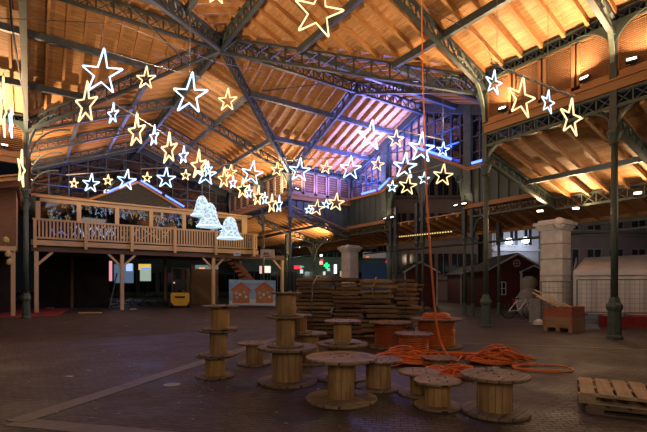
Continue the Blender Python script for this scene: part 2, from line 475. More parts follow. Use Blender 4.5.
# tie rods and pipes
def rod(name, pts, r, mat, label, cat, smooth=True):
    return single(name, MB().tube(pts, r, 6), mat, label, cat, smooth=smooth)
rod('tie_rail', [V(XE+1, YB, 2.95), V(XE+1, YF, 2.95)], .05, IRON, 'grey horizontal rail behind the stone pillar and columns', 'rail')
rod('tie_rod', [at(110, -14, 11), at(190, 66, 12.8)], .022, IRON_D, 'dark tie rod slanting above the upper left stars', 'rod')
rod('tie_rod', [at(262, 91, 16.5), at(356, 80, 16.8)], .018, IRON_D, 'thin tie rod under the roof right of the apex', 'rod')
rod('tie_rod', [at(6, -60, 7), at(12, 25, 8.5), at(25, 108, 13)], .018, IRON_D, 'thin turnbuckle rod hanging at the left edge', 'rod')

# ------------------------------------------------------------------ clerestory walls
def clerestory(p0, p1, name, nshut, slat_mat, frame_mat, inward, lattice_col=IRON, light_slats=True, nsl=22):
    """p0->p1 2D; a timber sill, louvred shutters, iron arches above; inward = unit vector to the hall"""
    a = V(*p0, 0); b = V(*p1, 0); L = (b-a).length; d = (b-a).normalized(); n = V(*inward, 0); up = V(0, 0, 1)
    w = MB().frame((a+b)/2+up*6.35-n*.09, d, n, up, L, .03, 1.16).build(name, DARKWALL); struct(w)
    m = MB().frame((a+b)/2+up*5.585+n*.02, d, n, up, L, .16, .20)
    m.frame((a+b)/2+up*5.70+n*.05, d, n, up, L, .2, .04)
    m.frame((a+b)/2+up*5.76, d, n, up, L, .10, .08)
    m.build('sill_beam', SILL, w)
    sw = L/nshut
    for k in range(nshut):
        c = a+d*(sw*(k+.5)); hw = sw/2-.03
        f = MB()
        for s_ in (-1, 1): f.frame(c+d*(s_*(hw-.035))+up*6.38, d, n, up, .07, .06, 1.14)
        f.frame(c+up*5.85, d, n, up, 2*hw, .06, .09); f.frame(c+up*6.92, d, n, up, 2*hw, .06, .07)
        fo = f.build('shutter_frame', frame_mat, w)
        g = MB()
        for i in range(nsl):
            z = 5.92+i*(.98/nsl)
            g.frame(c+up*z, d, (n-up*.9).normalized(), (up+n*.9).normalized(), 2*hw-.13, .052, .010)
        g.build('slats', slat_mat, fo)
    # rounded iron spandrels at the top corners of each pair
    m = MB()
    for e, s_ in ((a, 1), (b, -1)):
        R_ = min(.75, L/3)
        pts = [e+up*7.0, e+up*(7.0-R_)]
        for i in range(9):
            an = PI/2*i/8
            pts.append(e+d*s_*(R_*(1-math.cos(an)))+up*(7.0-R_+R_*math.sin(an)))
        m.slab([p+n*.05 for p in pts], .04, n)
    m.build('spandrel', lattice_col, w)
    return w
DARKWALL = mat_wood('backing_boards', (.13, .065, .03), (.2, .10, .045), 'z')
clerestory((XR, 4.28), (XR, YN), 'wall_right', 4, LOUV, LOUV, (-1, 0))
clerestory((XR, 1.02), (XR, 4.28), 'wall_right_near', 4, LOUV, LOUV, (-1, 0))
clerestory((XR, YB), (XR, 1.02), 'wall_right_nearest', 4, LOUV, LOUV, (-1, 0), nsl=12)
clerestory((XR, YF), (XE, YF), 'wall_transept', 5, LILAC, LILAC, (0, -1), nsl=8)
clerestory((XR, YF+.1), (XR, 21.9), 'wall_far_right', 4, LILAC, LILAC, (-1, 0), nsl=8)
clerestory((XR, 21.9), (XR, YE), 'wall_far_back_right', 5, LILAC, LILAC, (-1, 0), nsl=8)
clerestory((XL, YF), (XW, YF), 'wall_left', 4, LOUV, LOUV, (0, -1), nsl=14)
clerestory((XL, YF), (XL, YE), 'wall_far_left', 8, LILAC, LILAC, (1, 0), nsl=8)

# ------------------------------------------------------------------ gables
def gable(P, u, n, half, zb, name, arch=True, vstep=.46):
    """P centre (2D) of gable, u unit along the gable, n inward. glazed top, V ledge, panels below"""
    P = V(*P, 0); u = V(*u, 0); n = V(*n, 0); up = V(0, 0, 1)
    root = MB()
    # green panels left and right of the arches
    for s0, s1 in (((-half, -2.3), (2.3, half)) if arch else ((-half, half),)):
        root.frame(P+u*((s0+s1)/2)+up*((4.3+zb)/2), u, n, up, abs(s1-s0), .06, zb-4.3)
    w = root.build(name, PANEL); struct(w)
    m = MB()
    for s0, s1 in (((-half, -2.3), (2.3, half)) if arch else ((-half, half),)):
        k = s0
        while k < s1+.01:
            m.frame(P+u*k+n*.05+up*((4.3+zb)/2), u, n, up, .035, .05, zb-4.3); k += .42
    m.build('panel_battens', PANEL, w)
    V2 = 1.3
    if not arch: MB().slab([P-u*2.5+up*zb, P+u*2.5+up*zb, P+up*(zb+V2)], .05, n).build('panel', DARK, w)
    m = MB()
    segs = [(-half, 0, -2.5, 0), (-2.5, 0, 0, V2), (0, V2, 2.5, 0), (2.5, 0, half, 0)]
    for s0, a0, s1, a1 in segs:
        m.bar(P+u*s0+up*(zb+a0)+n*.08, P+u*s1+up*(zb+a1)+n*.08, .28, .12)
    m.build('ledge', SILL, w)
    if arch:
        m = MB()
        for s0, s1 in ((-half, -2.3), (2.3, half)):
            m.frame(P+u*((s0+s1)/2)+up*4.3+n*.08, u, n, up, abs(s1-s0), .2, .16)
        m.build('lower_sill', SILL, w)
        # spandrel plates: two arches rising under the V ledge
        for s_ in (-1, 1):
            x0, x1 = (0.12, 2.1); cx = (x0+x1)/2; r = (x1-x0)/2; sp = 4.7
            def ztop(x): return zb+V2*(1-abs(x)/2.5)-.06 if abs(x) < 2.5 else zb
            m = MB(); N = 16
            for i in range(N):
                xa = x0+(x1-x0)*i/N; xb = x0+(x1-x0)*(i+1)/N
                za_ = sp+r*1.25*math.sqrt(max(0, 1-((xa-cx)/r)**2)); zb_ = sp+r*1.25*math.sqrt(max(0, 1-((xb-cx)/r)**2))
                m.slab([P+u*s_*xa+up*za_, P+u*s_*xb+up*zb_, P+u*s_*xb+up*ztop(xb), P+u*s_*xa+up*ztop(xa)], .05, n)
            m.frame(P+u*s_*.06+up*(4.7+zb+V2)/2, u, n, up, .12, .07, zb+V2-4.7)
            m.frame(P+u*s_*2.2+up*5.0, u, n, up, .2, .07, zb-4.0)
            m.build('arch_plate', PANEL, w)
            m = MB()
            ring = [P+u*(s_*2.02+.16*math.cos(a*PI/8))+up*(zb-.25+.16*math.sin(a*PI/8))+n*.08 for a in range(16)]
            m.tube(ring, .025, 6, True); m.build('ring', IRON, w)
    # glazing bars following the roof line
    def zroof(s): return ZE+(ZA-ZE)*(1-abs(s)/half)-.15
    m = MB(); s = -half+.2; 
    def zled(s): return zb+(V2*(1-abs(s)/2.5) if abs(s) < 2.5 else 0)
    while s < half-.1:
        if zroof(s)-zled(s) > .1: m.frame(P+u*s+up*(zroof(s)+zled(s))/2, u, n, up, .045, .05, zroof(s)-zled(s))
        s += vstep
    for z in (zb+.62, zb+1.24, zb+1.86, zb+2.48):
        # horizontal bars broken by the V and limited by the roof
        hw = half*(1-(z+.15-ZE)/(ZA-ZE)) if z+.15 > ZE else half
        inner = 2.5*(1-(z-zb)/V2) if z-zb < V2 else 0
        for sg in (-1, 1):
            if hw > inner+.1: m.frame(P+u*(sg*(hw+inner)/2)+up*z, u, n, up, hw-inner, .05, .04)
    wf = m.build('window_frame', STEEL if arch else IRON_D, w)
    if arch:
        for sg in (-1, 1):
            z0_, z1_ = zb-1.0, zroof(2.45)
            MB().frame(P+u*(sg*2.45)+n*.06+up*(z0_+z1_)/2, u, n, up, .34, .16, z1_-z0_).build('pilaster', IRON, w)
    m = MB().slab([P-u*half+up*zb-n*.03, P-u*2.5+up*zb-n*.03, P+up*(zb+V2)-n*.03, P+up*zroof(0)-n*.03, P-u*half+up*zroof(-half)-n*.03], .01, -n)
    m.slab([P+u*half+up*zb-n*.03, P+u*2.5+up*zb-n*.03, P+up*(zb+V2)-n*.03, P+up*zroof(0)-n*.03, P+u*half+up*zroof(half)-n*.03], .01, -n)
    m.build('pane', GLASS, wf)
    m = MB()
    for sg in (-1, 1): m.bar(P+u*(sg*half)+up*(ZE-.2)+n*.06, P+up*(ZA-.25)+n*.06, .12, .5, up)
    m.build('gable_rafter', IRON_D, w)
    return w
gable((XE, YC), (0, 1), (-1, 0), 5.45, 5.8, 'wall_gable_right')
gable((XC, YE), (1, 0), (0, -1), 5.4, 5.8, 'wall_gable_far', arch=False, vstep=.9)

for y_, nm_ in ((YF, 'wall_infill_far'), (YN, 'wall_infill_near')):
    o = MB().slab([V(XR, y_+.05, 5.5), V(XE, y_+.05, 5.5), V(XE, y_+.05, 4.15), V(XR, y_+.05, 5.1)], .05, (0, 1, 0)).build(nm_, PANEL); struct(o)
    m = MB()
    for k in range(1, 9):
        x = XR+k*.42; m.box(x-.02, x+.02, y_-.0, y_+.05, za(x-XR)+.05, 5.5)
    m.build('panel_battens', PANEL, o)
# LED bars on the gable ledges
def led_bar(a, b, label, mat=E_BLUE, r=.05, col=(.25, .35, 1), power=30, aim=None):
    a = Vector(a); b = Vector(b)
    o = single('led_bar', MB().tube([a, b], r, 8), mat, label, 'light bar')
    return o
def gl(s, z): return V(XE-.22, YC+s, z)
led_bar(gl(4.0, 5.93), gl(2.95, 5.93), 'blue light bar at the left end of the right gable ledge')
led_bar(gl(2.7, 5.93), gl(1.9, 6.3), 'blue light bar at the left foot of the right gable ledge peak')
led_bar(gl(0.1, 7.3), gl(-1.75, 6.35), 'long blue light bar right of the right gable peak')
led_bar(gl(-2.75, 5.95), gl(-3.2, 5.95), 'blue light bar on the right gable ledge just left of the near column')
led_bar(gl(-3.9, 5.95), gl(-4.6, 5.95), 'blue light bar on the right gable ledge just right of the near column')
def fg(s, z): return V(XC+s, YE-.24, z)
led_bar(fg(-1.6, 6.0+.3), fg(-.1, 7.25), 'blue light bar rising to the far gable peak from the left')
led_bar(fg(.15, 7.2), fg(1.3, 6.6), 'blue light bar falling to the right of the far gable peak')
led_bar(fg(1.5, 6.5), fg(2.6, 5.95), 'blue light bar lowest to the right of the far gable peak')

# ------------------------------------------------------------------ columns
def column(x, y, label, ztop=6.9, cap=4.5, brackets=(), thick=1.0, ped=True, r=.07, zb=0.0):
    t = thing('iron_column', label, 'column', (x, y, zb))
    if ped:
        MB().lathe([(.165, 0), (.165, .07), (.135, .10), (.128, .62), (.15, .66), (.165, .72), (.15, .77), (.12, .80), (.105, .86), (r*1.2, .93)], 8, rot=PI/8).build('pedestal', IRON, t, False)
        z0 = .9
    else:
        MB().lathe([(.10, 0), (.10, .05), (.075, .09), (.07, .4), (.085, .43), (.06, .47)], 10).build('pedestal', IRON, t, False); z0 = .45
    MB().lathe([(r*1.05*thick, z0), (r*thick, 2.4), (r*.92*thick, cap-.2)], 14).build('shaft', IRON, t, False, True)
    MB().lathe([(r*.95, cap-.22), (r*1.5, cap-.18), (r*1.1, cap-.13), (r*1.5, cap-.05), (r*2.2, cap+.06), (r*2.2, cap+.1), (r*1.5, cap+.16)], 12).build('capital', IRON, t, False)
    if ztop > cap+.2: MB().box(-.075, .075, -.075, .075, cap+.1, ztop-zb).build('upper_post', IRON_D, t, False)
    for (dx, dy, z0b, z1b, reach, mt) in brackets:
        pts = []
        for i in range(13):
            a = PI/2*i/12
            h = reach*(1-math.cos(a)); v = (z1b-z0b)*math.sin(a)
            pts.append(V(dx*(h+.08), dy*(h+.08), z0b+v))
        m = MB()
        for p, q in zip(pts, pts[1:]): m.bar(p, q, .09, .045, V(-dy, dx, 0).cross(q-p))
        b_ = m.build('bracket', mt, t, False)
        m = MB()
        c = V(dx*reach*.26, dy*reach*.26, z0b+(z1b-z0b)*.86); rr = reach*.13
        m.tube([c+V(dx*math.cos(k*PI/6)*rr, dy*math.cos(k*PI/6)*rr, math.sin(k*PI/6)*rr) for k in range(12)], .018, 5, True)
        m.build('ring', mt, b_, False)
    return t
BR = lambda dx, dy, m=IRON, r=1.0: (dx, dy, 5.85, 7.0, r, m)
column(XR, 4.28, 'nearest green iron column at the right, in front of the white tent', 7.0, brackets=[(-1, 0, 6.1, 7.45, 1.1, IRON_L), (0, 1, 4.75, 5.15, .6, IRON), (0, -1, 4.75, 5.15, .6, IRON)])
column(XR, YN, 'green iron column right of the middle, left of the stone pillar with the crate', 7.0, brackets=[(-1, 0, 5.8, 7.3, 1.2, IRON_L), (0, -1, 4.75, 5.15, .6, IRON), (-.6, .8, 5.9, 7.3, 1.1, IRON)])
column(XR, YF, 'iron column behind the stacked drums, below the middle string of stars', 7.0, brackets=[(-1, 0, 5.6, 7.1, 1.1, IRON), (-.7, -.7, 5.6, 7.2, 1.2, IRON_L), (0, -1, 5.7, 7.1, 1.1, IRON), (1, 0, 4.7, 5.0, .7, IRON)])
column(XL, YF, 'tall green iron column left of the wooden balcony', 7.0, thick=1.15, brackets=[(1, 0, 5.5, 7.0, 1.3, IRON), (.7, -.7, 5.8, 7.2, 1.2, IRON)])
column(XR, 21.7, 'slim iron column at the right end of the balcony', 7.0, brackets=[(-1, 0, 5.6, 7.0, 1.1, IRON)])
column(XL, 21.7, 'iron column hidden behind the tall left column', 7.0, brackets=[(1, 0, 5.6, 6.9, 1.2, IRON)])
column(XL, 25.2, 'farthest iron column of the left row', 7.0, brackets=[(1, 0, 5.6, 6.9, 1.2, IRON)])
ARC = lambda dx, dy: (dx, dy, 2.7, 3.65, .9, IRON)
for y, lb in ((10.8, 'right post of the paired slim columns left of the near stone pillar'), (11.17, 'left post of the paired slim columns left of the near stone pillar'),
              (13.4, 'right post of the paired slim columns below the middle of the right gable'), (13.75, 'left post of the paired slim columns below the middle of the right gable'),
              (15.1, 'right post of the paired slim columns right of the far stone pillar'), (15.45, 'left post of the paired slim columns right of the far stone pillar')):
    column(XE, y, lb, 4.9, cap=3.0, ped=False, r=.055, brackets=[(0, 1, 3.2, 3.85, .5, IRON)] if y > 15.3 else ([(0, -1, 3.2, 3.85, .5, IRON)] if y < 11 else []))
column(15.6, 10.4, 'slim outer column just right of the near green column', 3.7, cap=3.0, ped=False, r=.055)
for y, lb in ((22.3, 'slim column under the far aisle roof, behind the board stacks'), (26.0, 'farthest slim column under the far aisle roof'),):
    column(XE, y, lb, 3.8, cap=2.6, ped=False, r=.055, brackets=[(0, -1, 2.6, 3.7, 1.1, IRON_L), (0, 1, 2.6, 3.7, 1.1, IRON_L)])  # paler iron puts the bracket highlights into their colour
column(XR+2, 22.6, 'slim column left of the board stacks under the far aisle', 4.4, cap=3.0, ped=False, r=.05, brackets=[(1, 0, 3.0, 4.2, 1.1, IRON_L)])  # bracket highlight likewise put into the paler iron

# stone pillars
def pillar(x, y, label):
    t = thing('stone_pillar', label, 'pillar', (x, y, 0), 0)
    h = .37
    m = MB().box(-h-.05, h+.05, -h-.05, h+.05, 0, .45); m.build('plinth', STONE, t, False)
    m = MB(); z = .45; k = 0
    for hh in (.5, .55, .55, .5, .45):
        c = .10
        z1 = z+hh-.015
        z += .012
        poly = [V(-h+c, -h, z), V(h-c, -h, z), V(h, -h+c, z), V(h, h-c, z), V(h-c, h, z), V(-h+c, h, z), V(-h, h-c, z), V(-h, -h+c, z)]
        m.slab(poly, hh-.024, (0, 0, 1)); z += hh-.012
    m.build('shaft', STONE, t, False)
    MB().box(-h+.07, h-.07, -h+.07, h-.07, .45, z).build('core', STONE, t, False)
    m = MB()
    for w_, a, b in ((.39, z, z+.08), (.43, z+.08, z+.16), (.49, z+.16, z+.26), (.38, z+.26, z+.34)):
        m.box(-w_, w_, -w_, w_, a, b)
    m.build('cornice', STONE, t, False)
    m = MB()
    # round scroll facing the hall
    ce = V(-.36, -.30, z+.2)
    vs = []; 
    for r_, dx in ((.2, 0), (.2, .1), (.13, .1), (.13, .05)):
        pass
    ax = V(-.75, -.66, 0).normalized(); sd = V(-ax.y, ax.x, 0)
    for k, (r_, o_) in enumerate(((.17, .0), (.17, .10), (.11, .11), (.06, .14))):
        for i in range(18):
            a = 2*PI*i/18; vs.append(ce+ax*o_+sd*(r_*math.cos(a))+V(0, 0, r_*math.sin(a)))
    fs = [(k*18+i, k*18+(i+1) % 18, (k+1)*18+(i+1) % 18, (k+1)*18+i) for k in range(3) for i in range(18)]
    fs += [tuple(range(17, -1, -1)), tuple(54+i for i in range(18))]
    m.add(vs, fs); m.build('scroll', STONE, t, False)
    return t
pillar(XE, YN, 'pale stone pillar with a carved scroll behind the red and wood crate')
pillar(XE, YF, 'far pale stone pillar rising behind the stacks of boards')

# ------------------------------------------------------------------ lights
def area(loc, target, size, power, col, sx=None, spread=None):
    l = bpy.data.lights.new('lamp', 'AREA'); l.shape = 'RECTANGLE'; l.size = size; l.size_y = sx or size
    l.energy = power; l.color = col
    if spread: l.spread = spread
    o = bpy.data.objects.new('lamp', l); COL.objects.link(o); o.location = loc
    d = Vector(target)-Vector(loc); o.rotation_euler = d.to_track_quat('-Z', 'Y').to_euler()
    return o
def point(loc, power, col, r=.1):
    l = bpy.data.lights.new('lamp', 'POINT'); l.energy = power; l.color = col; l.shadow_soft_size = r
    o = bpy.data.objects.new('lamp', l); COL.objects.link(o); o.location = loc
    return o
WARM = (1, .66, .35)
def flood(loc, target, power, label, col=WARM, s=.72, lens=E_FLOOD):
    loc = Vector(loc); d = (Vector(target)-loc).normalized()
    sd = d.cross(V(0, 0, 1)).normalized(); u2 = sd.cross(d)
    t = thing('floodlight', label, 'floodlight', loc-V(0, 0, .12*s))
    MB().frame(loc-d*.04*s, sd, u2, d, .28*s, .2*s, .09*s).build('housing', DARK, t)
    MB().frame(loc+d*.012*s, sd, u2, d, .24*s, .09*s, .012*s).build('lens', lens, t)
    MB().bar(loc-V(0, 0, .17*s), loc-d*.05, .05, .02).build('yoke', DARK, t)
    area(loc+d*.05*s, loc+d*2, .22*s, power, col, .14*s)
    return t
flood((XR-.12, 6.95, 6.0), (7.6, 6.4, 8.6), 105, 'floodlight on the wooden sill beside the near green column')
flood((XR-.14, 4.85, 5.98), (7.6, 5.2, 8.6), 105, 'floodlight on the sill just left of the nearest column')
flood((XR-.14, 3.9, 6.0), (7.4, 3.0, 8.6), 85, 'floodlight on the sill just right of the nearest column')
flood((XR-.14, .4, 6.0), (7.4, 0, 8.6), 60, 'floodlight on the sill beyond the right edge')
flood((XE-.2, YN-.75, 3.62), (12.4, YN-2.2, 5), 55, 'floodlight on top of the near stone pillar, right one')
flood((XE-.75, YN+.1, 3.6), (12.2, YN-.8, 5), 30, 'floodlight on top of the near stone pillar, left one')
flood((XE-.5, 5.0, 3.75), (11.4, 4.4, 5), 26, 'added floodlight on the outer girder between the pillar and the nearest column')  # added to spread light over the middle of the aisle boards
flood((XE-.8, 2.5, 3.7), (12, 3.2, 4.8), 32, 'added floodlight at the outer girder beyond the right edge')  # also added, brightens the near end of the aisle roof
flood((XE-.25, 11.0, 4.42), (12, 10.0, 8.6), 8, 'floodlight above the paired columns left of the near pillar, right one')
flood((XE-.25, 11.4, 4.42), (12, 11.8, 8.6), 8, 'floodlight above the paired columns left of the near pillar, left one')
flood((XE-.25, 15.1, 4.42), (12, 15.0, 8.6), 8, 'floodlight above the paired columns right of the far pillar, right one')
flood((XE-.25, 15.6, 4.42), (12, 16.5, 8.6), 8, 'floodlight above the paired columns right of the far pillar, left one')
flood((XR+.25, YF-.25, 5.98), (XR+.8, 16.9, 8.4), 70, 'floodlight on the sill right of the middle column')
flood((XR-.3, YF+.1, 5.98), (8.4, YF+1.8, 8.6), 170, 'floodlight on the sill left of the middle column')
flood((13.6, YF+.9, 3.7), (12.2, YF+2.4, 5), 110, 'floodlight under the far aisle roof above the far pillar')
flood((13.6, 22.6, 3.5), (12, 23.4, 4.6), 110, 'small floodlight deep under the far aisle roof')
flood((XL-.6, YF-.4, 5.98), (-.2, 15.8, 8.6), 230, 'floodlight on the sill beside the tall left column')
flood((XL+.16, 20.6, 5.95), (2.5, 21.2, 8.5), 170, 'floodlight behind the tall left column')
flood((XR-.3, 22.3, 5.98), (8.0, 23, 8.5), 120, 'floodlight on the sill behind the bells')
flood((XL+.16, 23.6, 5.95), (2.5, 24, 8.3), 110, 'floodlight above the left end of the balcony')
# uplights added in mid-air, without fittings, to brighten the roof boards
area((XL+2.1, 11, 5.4), (6, 11, 8.6), .25, 150, WARM)
area((XL+2.1, 5, 5.4), (6, 5, 8.6), .25, 150, WARM)
area((XL-3.2, 9.2, 6.0), (-3.6, 12, 9), .25, 160, WARM)
area((XL+2.1, 8, 5.4), (6.5, 11, 8.4), .25, 90, WARM)
area((XR-.5, 8.2, 5.9), (5.5, 11.5, 9.2), .25, 90, WARM)
area((XR-.5, 17.8, 5.9), (5.5, 15.5, 9.2), .25, 55, WARM)
area((XE-.6, YC+.6, 7.3), (11.2, YC+2.2, 9), .8, 230, (.27, .28, 1), .08)  # extra violet light added near the gable bars to tint the roof slope
# coloured LED bars: light thrown by them
area((XE-.5, 16.6, 6.0), (11.6, 16.4, 8.8), 1.4, 420, (.27, .27, 1), .08)
area((XE-.5, 14.9, 6.6), (11.8, 14.6, 9), .8, 260, (.26, .27, 1), .08)
area((XE-.3, YC-1.2, 6.9), (XE+.1, YC-1.0, 8.4), 1.6, 120, (.05, .14, 1), .06)
area((XE-.3, 16.5, 6.0), (XE-.05, 16.6, 7.5), 1.6, 110, (.05, .14, 1), .06)
area((XE-.5, 9.4, 6.0), (12.6, 9.4, 8.5), 1.2, 25, (.3, .32, 1), .06)
area((XC, YE-.4, 6.6), (XC, YE-3.6, 9), 3.4, 160, (.34, .34, 1), .08)
area((XC-3.4, YE-.35, 6.1), (XC-3.4, YE-.1, 7.6), 1.6, 34, (.05, .14, 1), .06)
area((XC+3.4, YE-.35, 6.1), (XC+3.4, YE-.1, 7.6), 1.6, 16, (.08, .18, 1), .06)
area((12.6, YF-.5, 6.0), (12.8, YF, 7.4), 1.4, 24, (.5, .3, .95), .06)

# ------------------------------------------------------------------ stars
def star(u, v, r, kind, d, label, yaw=0, roll=6, fill=False):
    """r is the size in the photo at distance d"""
    c = at(u, v, d); R_ = r/FL*d
    base_yaw = -YAW-(math.atan((u-CX)/FL) if yaw > 60 else 0)
    if u < CX and yaw <= 60: yaw = -yaw
    t = thing('led_star', label, 'light star', (c.x, c.y, c.z-R_), base_yaw+math.radians(yaw))
    pts = []; rl = math.radians(roll)
    K = 5
    out = []
    for k in range(10):
        a = PI/2+k*PI/5
        rr = (1.22 if k == 0 else 1.0) if k % 2 == 0 else .37
        out.append(V(rr*math.cos(a), 0, rr*math.sin(a)))
    for k in range(10):                      # round the tips a little
        p = out[k]; a_, b_ = out[k-1], out[(k+1) % 10]
        if k % 2 == 0:
            pts += [p+(a_-p)*.10, p+(a_-p)*.03+(b_-p)*.03, p+(b_-p)*.10]
        else: pts.append(p)
    cr, sr = math.cos(rl), math.sin(rl)
    pts = [V(p.x*cr+p.z*sr, 0, -p.x*sr+p.z*cr)*R_ for p in pts]
    pts = [p+V(0, 0, R_) for p in pts]
    th = max(.0115*d/10*3.0 if False else .55/FL*d*(1.55 if r > 12 else 1.12 if r > 8 else .9), .01)
    MB().tube(pts, th, 6, True).build('light_tube', E_WARM if kind == 'w' else E_WHITE, t, False, True)
    m = MB(); m.tube([p*.985+V(0, .02, R_*.015) for p in pts], th*.5, 4, True)
    m.build('frame', GREYM, t, False)
    m = MB().tube([pts[1], pts[1]+V(0, 0, max(.05, .18*R_))], .006, 4); m.build('hook', GREYM, t, False)
    return t
strings = {
 'upper left wire': (10.0, [(102, 74, 22, 'b', 0), (146, 79, 11, 'w', 8), (190, 95.5, 20, 'b', 10), (227.5, 101, 11, 'w', 15)]),
 'second wire at upper left': (10.8, [(86, 105, 20, 'w', 30), (113, 114.5, 10, 'b', 32), (136.5, 132, 15.5, 'w', 34), (154, 137, 9.5, 'b', 40), (169, 150, 15, 'w', 38), (183.5, 156, 8.5, 'b', 38), (198.5, 166, 13.5, 'w', 38), (208, 170, 7.5, 'b', 38)]),
 'low bar above the balcony': (17.5, [(74, 183.5, 4.6, 'w', 0), (91, 184, 9, 'b', 0), (108, 180.5, 5, 'w', 0), (126.5, 181, 10, 'b', 0), (147, 178, 5, 'w', 0), (166, 179, 10, 'b', 0), (185.7, 175.5, 5.2, 'w', 0), (206, 175, 11, 'b', 0)]),
 'long middle bar': (17.3, [(230.5, 172, 6.5, 'w', 0), (252, 174, 11.5, 'b', 0), (277, 170, 6.5, 'w', 0), (299.5, 171, 11.5, 'b', 0), (326, 168, 6.5, 'w', 0), (350.5, 169, 11.5, 'b', 0), (377.5, 164.5, 7, 'w', 0), (405, 167, 12.5, 'b', 0)]),
 'slanting wire left of middle column': (14.5, [(224, 179, 10, 'w', 38), (233, 183, 6, 'b', 35), (242.5, 189.5, 9.6, 'w', 40), (249, 192.5, 6.4, 'b', 45), (258, 197, 9.5, 'w', 48), (264.7, 199, 5.8, 'b', 50), (271.7, 204.5, 9, 'w', 52), (279, 205, 8, 'b', 58)]),
 'short bar right of middle column': (15.5, [(308.7, 210, 4.2, 'b', 0), (316.7, 208.5, 7.5, 'w', 0), (326.2, 204.5, 4.5, 'b', 0), (336.2, 203, 8.5, 'w', 0)]),
 'upper bar before the right gable': (13.0, [(370.6, 137, 14.5, 'b', 0), (396, 139.5, 8.5, 'w', 0), (421.5, 149, 14.5, 'b', 10), (443, 150, 7, 'b', 0)]),
 'lower bar before the right gable': (12.0, [(392.3, 187, 5.5, 'b', 0), (407.8, 186, 9.5, 'w', 0), (424, 179, 6, 'b', 0), (443, 176, 10.5, 'w', 0)]),
 'bar beside the near green column': (8.2, [(493.8, 83.5, 12, 'b', 26), (521.5, 99, 20, 'w', 24), (548, 103, 11.5, 'b', 30), (571, 119, 18.5, 'w', 28)]),
}
LD = 2.0
for nm, (d, lst) in strings.items():
    n_ = len(lst)
    for i, (u, v, r, k, yw) in enumerate(lst):
        size = 'large' if r > 11 else 'small' if r < 6.3 else 'medium'
        colr = 'warm yellow' if k == 'w' else 'cold white'
        star(u, v, r, k, d, f'{size} {colr} star, {ORD[i]} from the left on the {nm}', yaw=yw, roll=random.uniform(3, 9) if r > 6 else 4)
star(318, 13, 27, 'w', 8.0, 'very large warm yellow star cut by the top edge above the apex', roll=12)
star(217, -6, 11, 'w', 8.5, 'warm yellow star mostly above the top edge, left of the very large one')
star(273, -8, 9, 'b', 8.5, 'cold white star mostly above the top edge, near the very large one')
star(3, 109, 29, 'w', 7.5, 'warm yellow star seen nearly edge on at the left edge', yaw=84)
star(11, 124, 14, 'b', 7.5, 'cold white star seen nearly edge on at the left edge', yaw=84)
star(21.5, 170, 18, 'w', 9.0, 'warm white star seen edge on beside the tall left column', yaw=80)

def wire(pts, label, r=.008, name='hanging_wire', mat=GREYM, cat='wire'):
    return rod(name, pts, r, mat, label, cat)
wire([at(102, 50, 10), at(146, 63, 10), at(190, 75, 10), at(231, 83.5, 10)], 'wire carrying the two big white stars at the upper left')
wire([at(86, 85, 10.8), at(113, 103, 10.8), at(136, 116, 10.8), at(169, 137, 10.8), at(208, 160, 10.8)], 'wire carrying the second row of stars from the upper left')
for (a, b, lb) in (((66, 175, 17.5), (126, 170.5, 17.5), 'left'), ((141, 169, 17.5), (170, 167.5, 17.5), 'middle'), ((180, 168, 17.5), (215, 164, 17.5), 'right')):
    wire([at(*a), at(*b)], f'{lb} grey bar above the balcony with small stars hanging', .02, 'light_bar', cat='bar')
wire([at(222, 165, 17.3), at(300, 159.5, 17.3), at(345, 157, 17.3), at(410, 151, 17.3)], 'long grey bar passing in front of the middle column', .02, 'light_bar', cat='bar')
wire([at(215, 166, 14.5), at(233, 174, 14.5), at(258, 185, 14.5), at(280, 193, 14.5)], 'slanting wire of stars left of the middle column')
wire([at(306, 205, 15.5), at(337, 195, 15.5)], 'short bar of four stars right of the middle column', .018, 'light_bar', cat='bar')
wire([at(352, 122, 13), at(396, 130, 13), at(444, 140, 13)], 'upper bar of stars before the right gable', .016, 'light_bar', cat='bar')
wire([at(388, 180, 12), at(424, 170, 12), at(446, 163, 12)], 'lower bar of stars before the right gable', .016, 'light_bar', cat='bar')
b0, b1 = at(490, 63, 8.2), at(574, 98, 8.2)
m = MB(); m.tube([b0, b1], .013, 6)
o = single('light_bar', m, GREYM, 'tangled grey bar with four stars beside the near green column', 'bar')
m = MB()
pts = [b0+(b1-b0)*(i/24)+V(random.uniform(-.02, .02), random.uniform(-.02, .02), random.uniform(-.02, .06)) for i in range(25)]
m.tube(pts, .008, 5); 
single('power_cable', m, WHITE, 'loose cable wound round the bar beside the near green column', 'cable')
# cable drooping from the roof
def roof_at(p): 
    return zr_n(min(max(p.x, XL), XR))-.2
def hang(u, v, d, label):
    p = at(u, v, d); wire([p, V(p.x, p.y, max(zr_n(min(max(p.x, XL+.1), XR-.1)), zr_t(min(max(p.y, YN), YF)) if YN < p.y < YF else 0)-.25)], label, .005)
for u, v, d, lb in ((102, 50, 10, 'first big white star'), (190, 75, 10, 'second big white star'), (126, 170.5, 17.5, 'balcony bar left part'), (166, 168, 17.5, 'balcony bar middle part'), (207, 165, 17.5, 'balcony bar right part'),
                    (252, 162, 17.3, 'left end of the long bar'), (350, 157, 17.3, 'right part of the long bar'), (370, 125, 13, 'upper gable bar'), (443, 140, 13, 'right end of the upper gable bar'),
                    (318, -16, 8, 'very large warm star'), (497, 66, 8.2, 'left end of the near bar'), (548, 87, 8.2, 'right part of the near bar')):
    hang(u, v, d, f'thin vertical wire holding the {lb}')
wire([at(-5, 18, 7), at(120, 24, 8), at(215, 62, 11), at(268, 72, 14)], 'thin white cable running across the upper left roof', .006)
wire([at(420, 5, 7), at(470, 30, 8), at(486, 42, 8.2), at(492, 62, 8.2)], 'thin cable looping from the roof towards the near green column', .006)

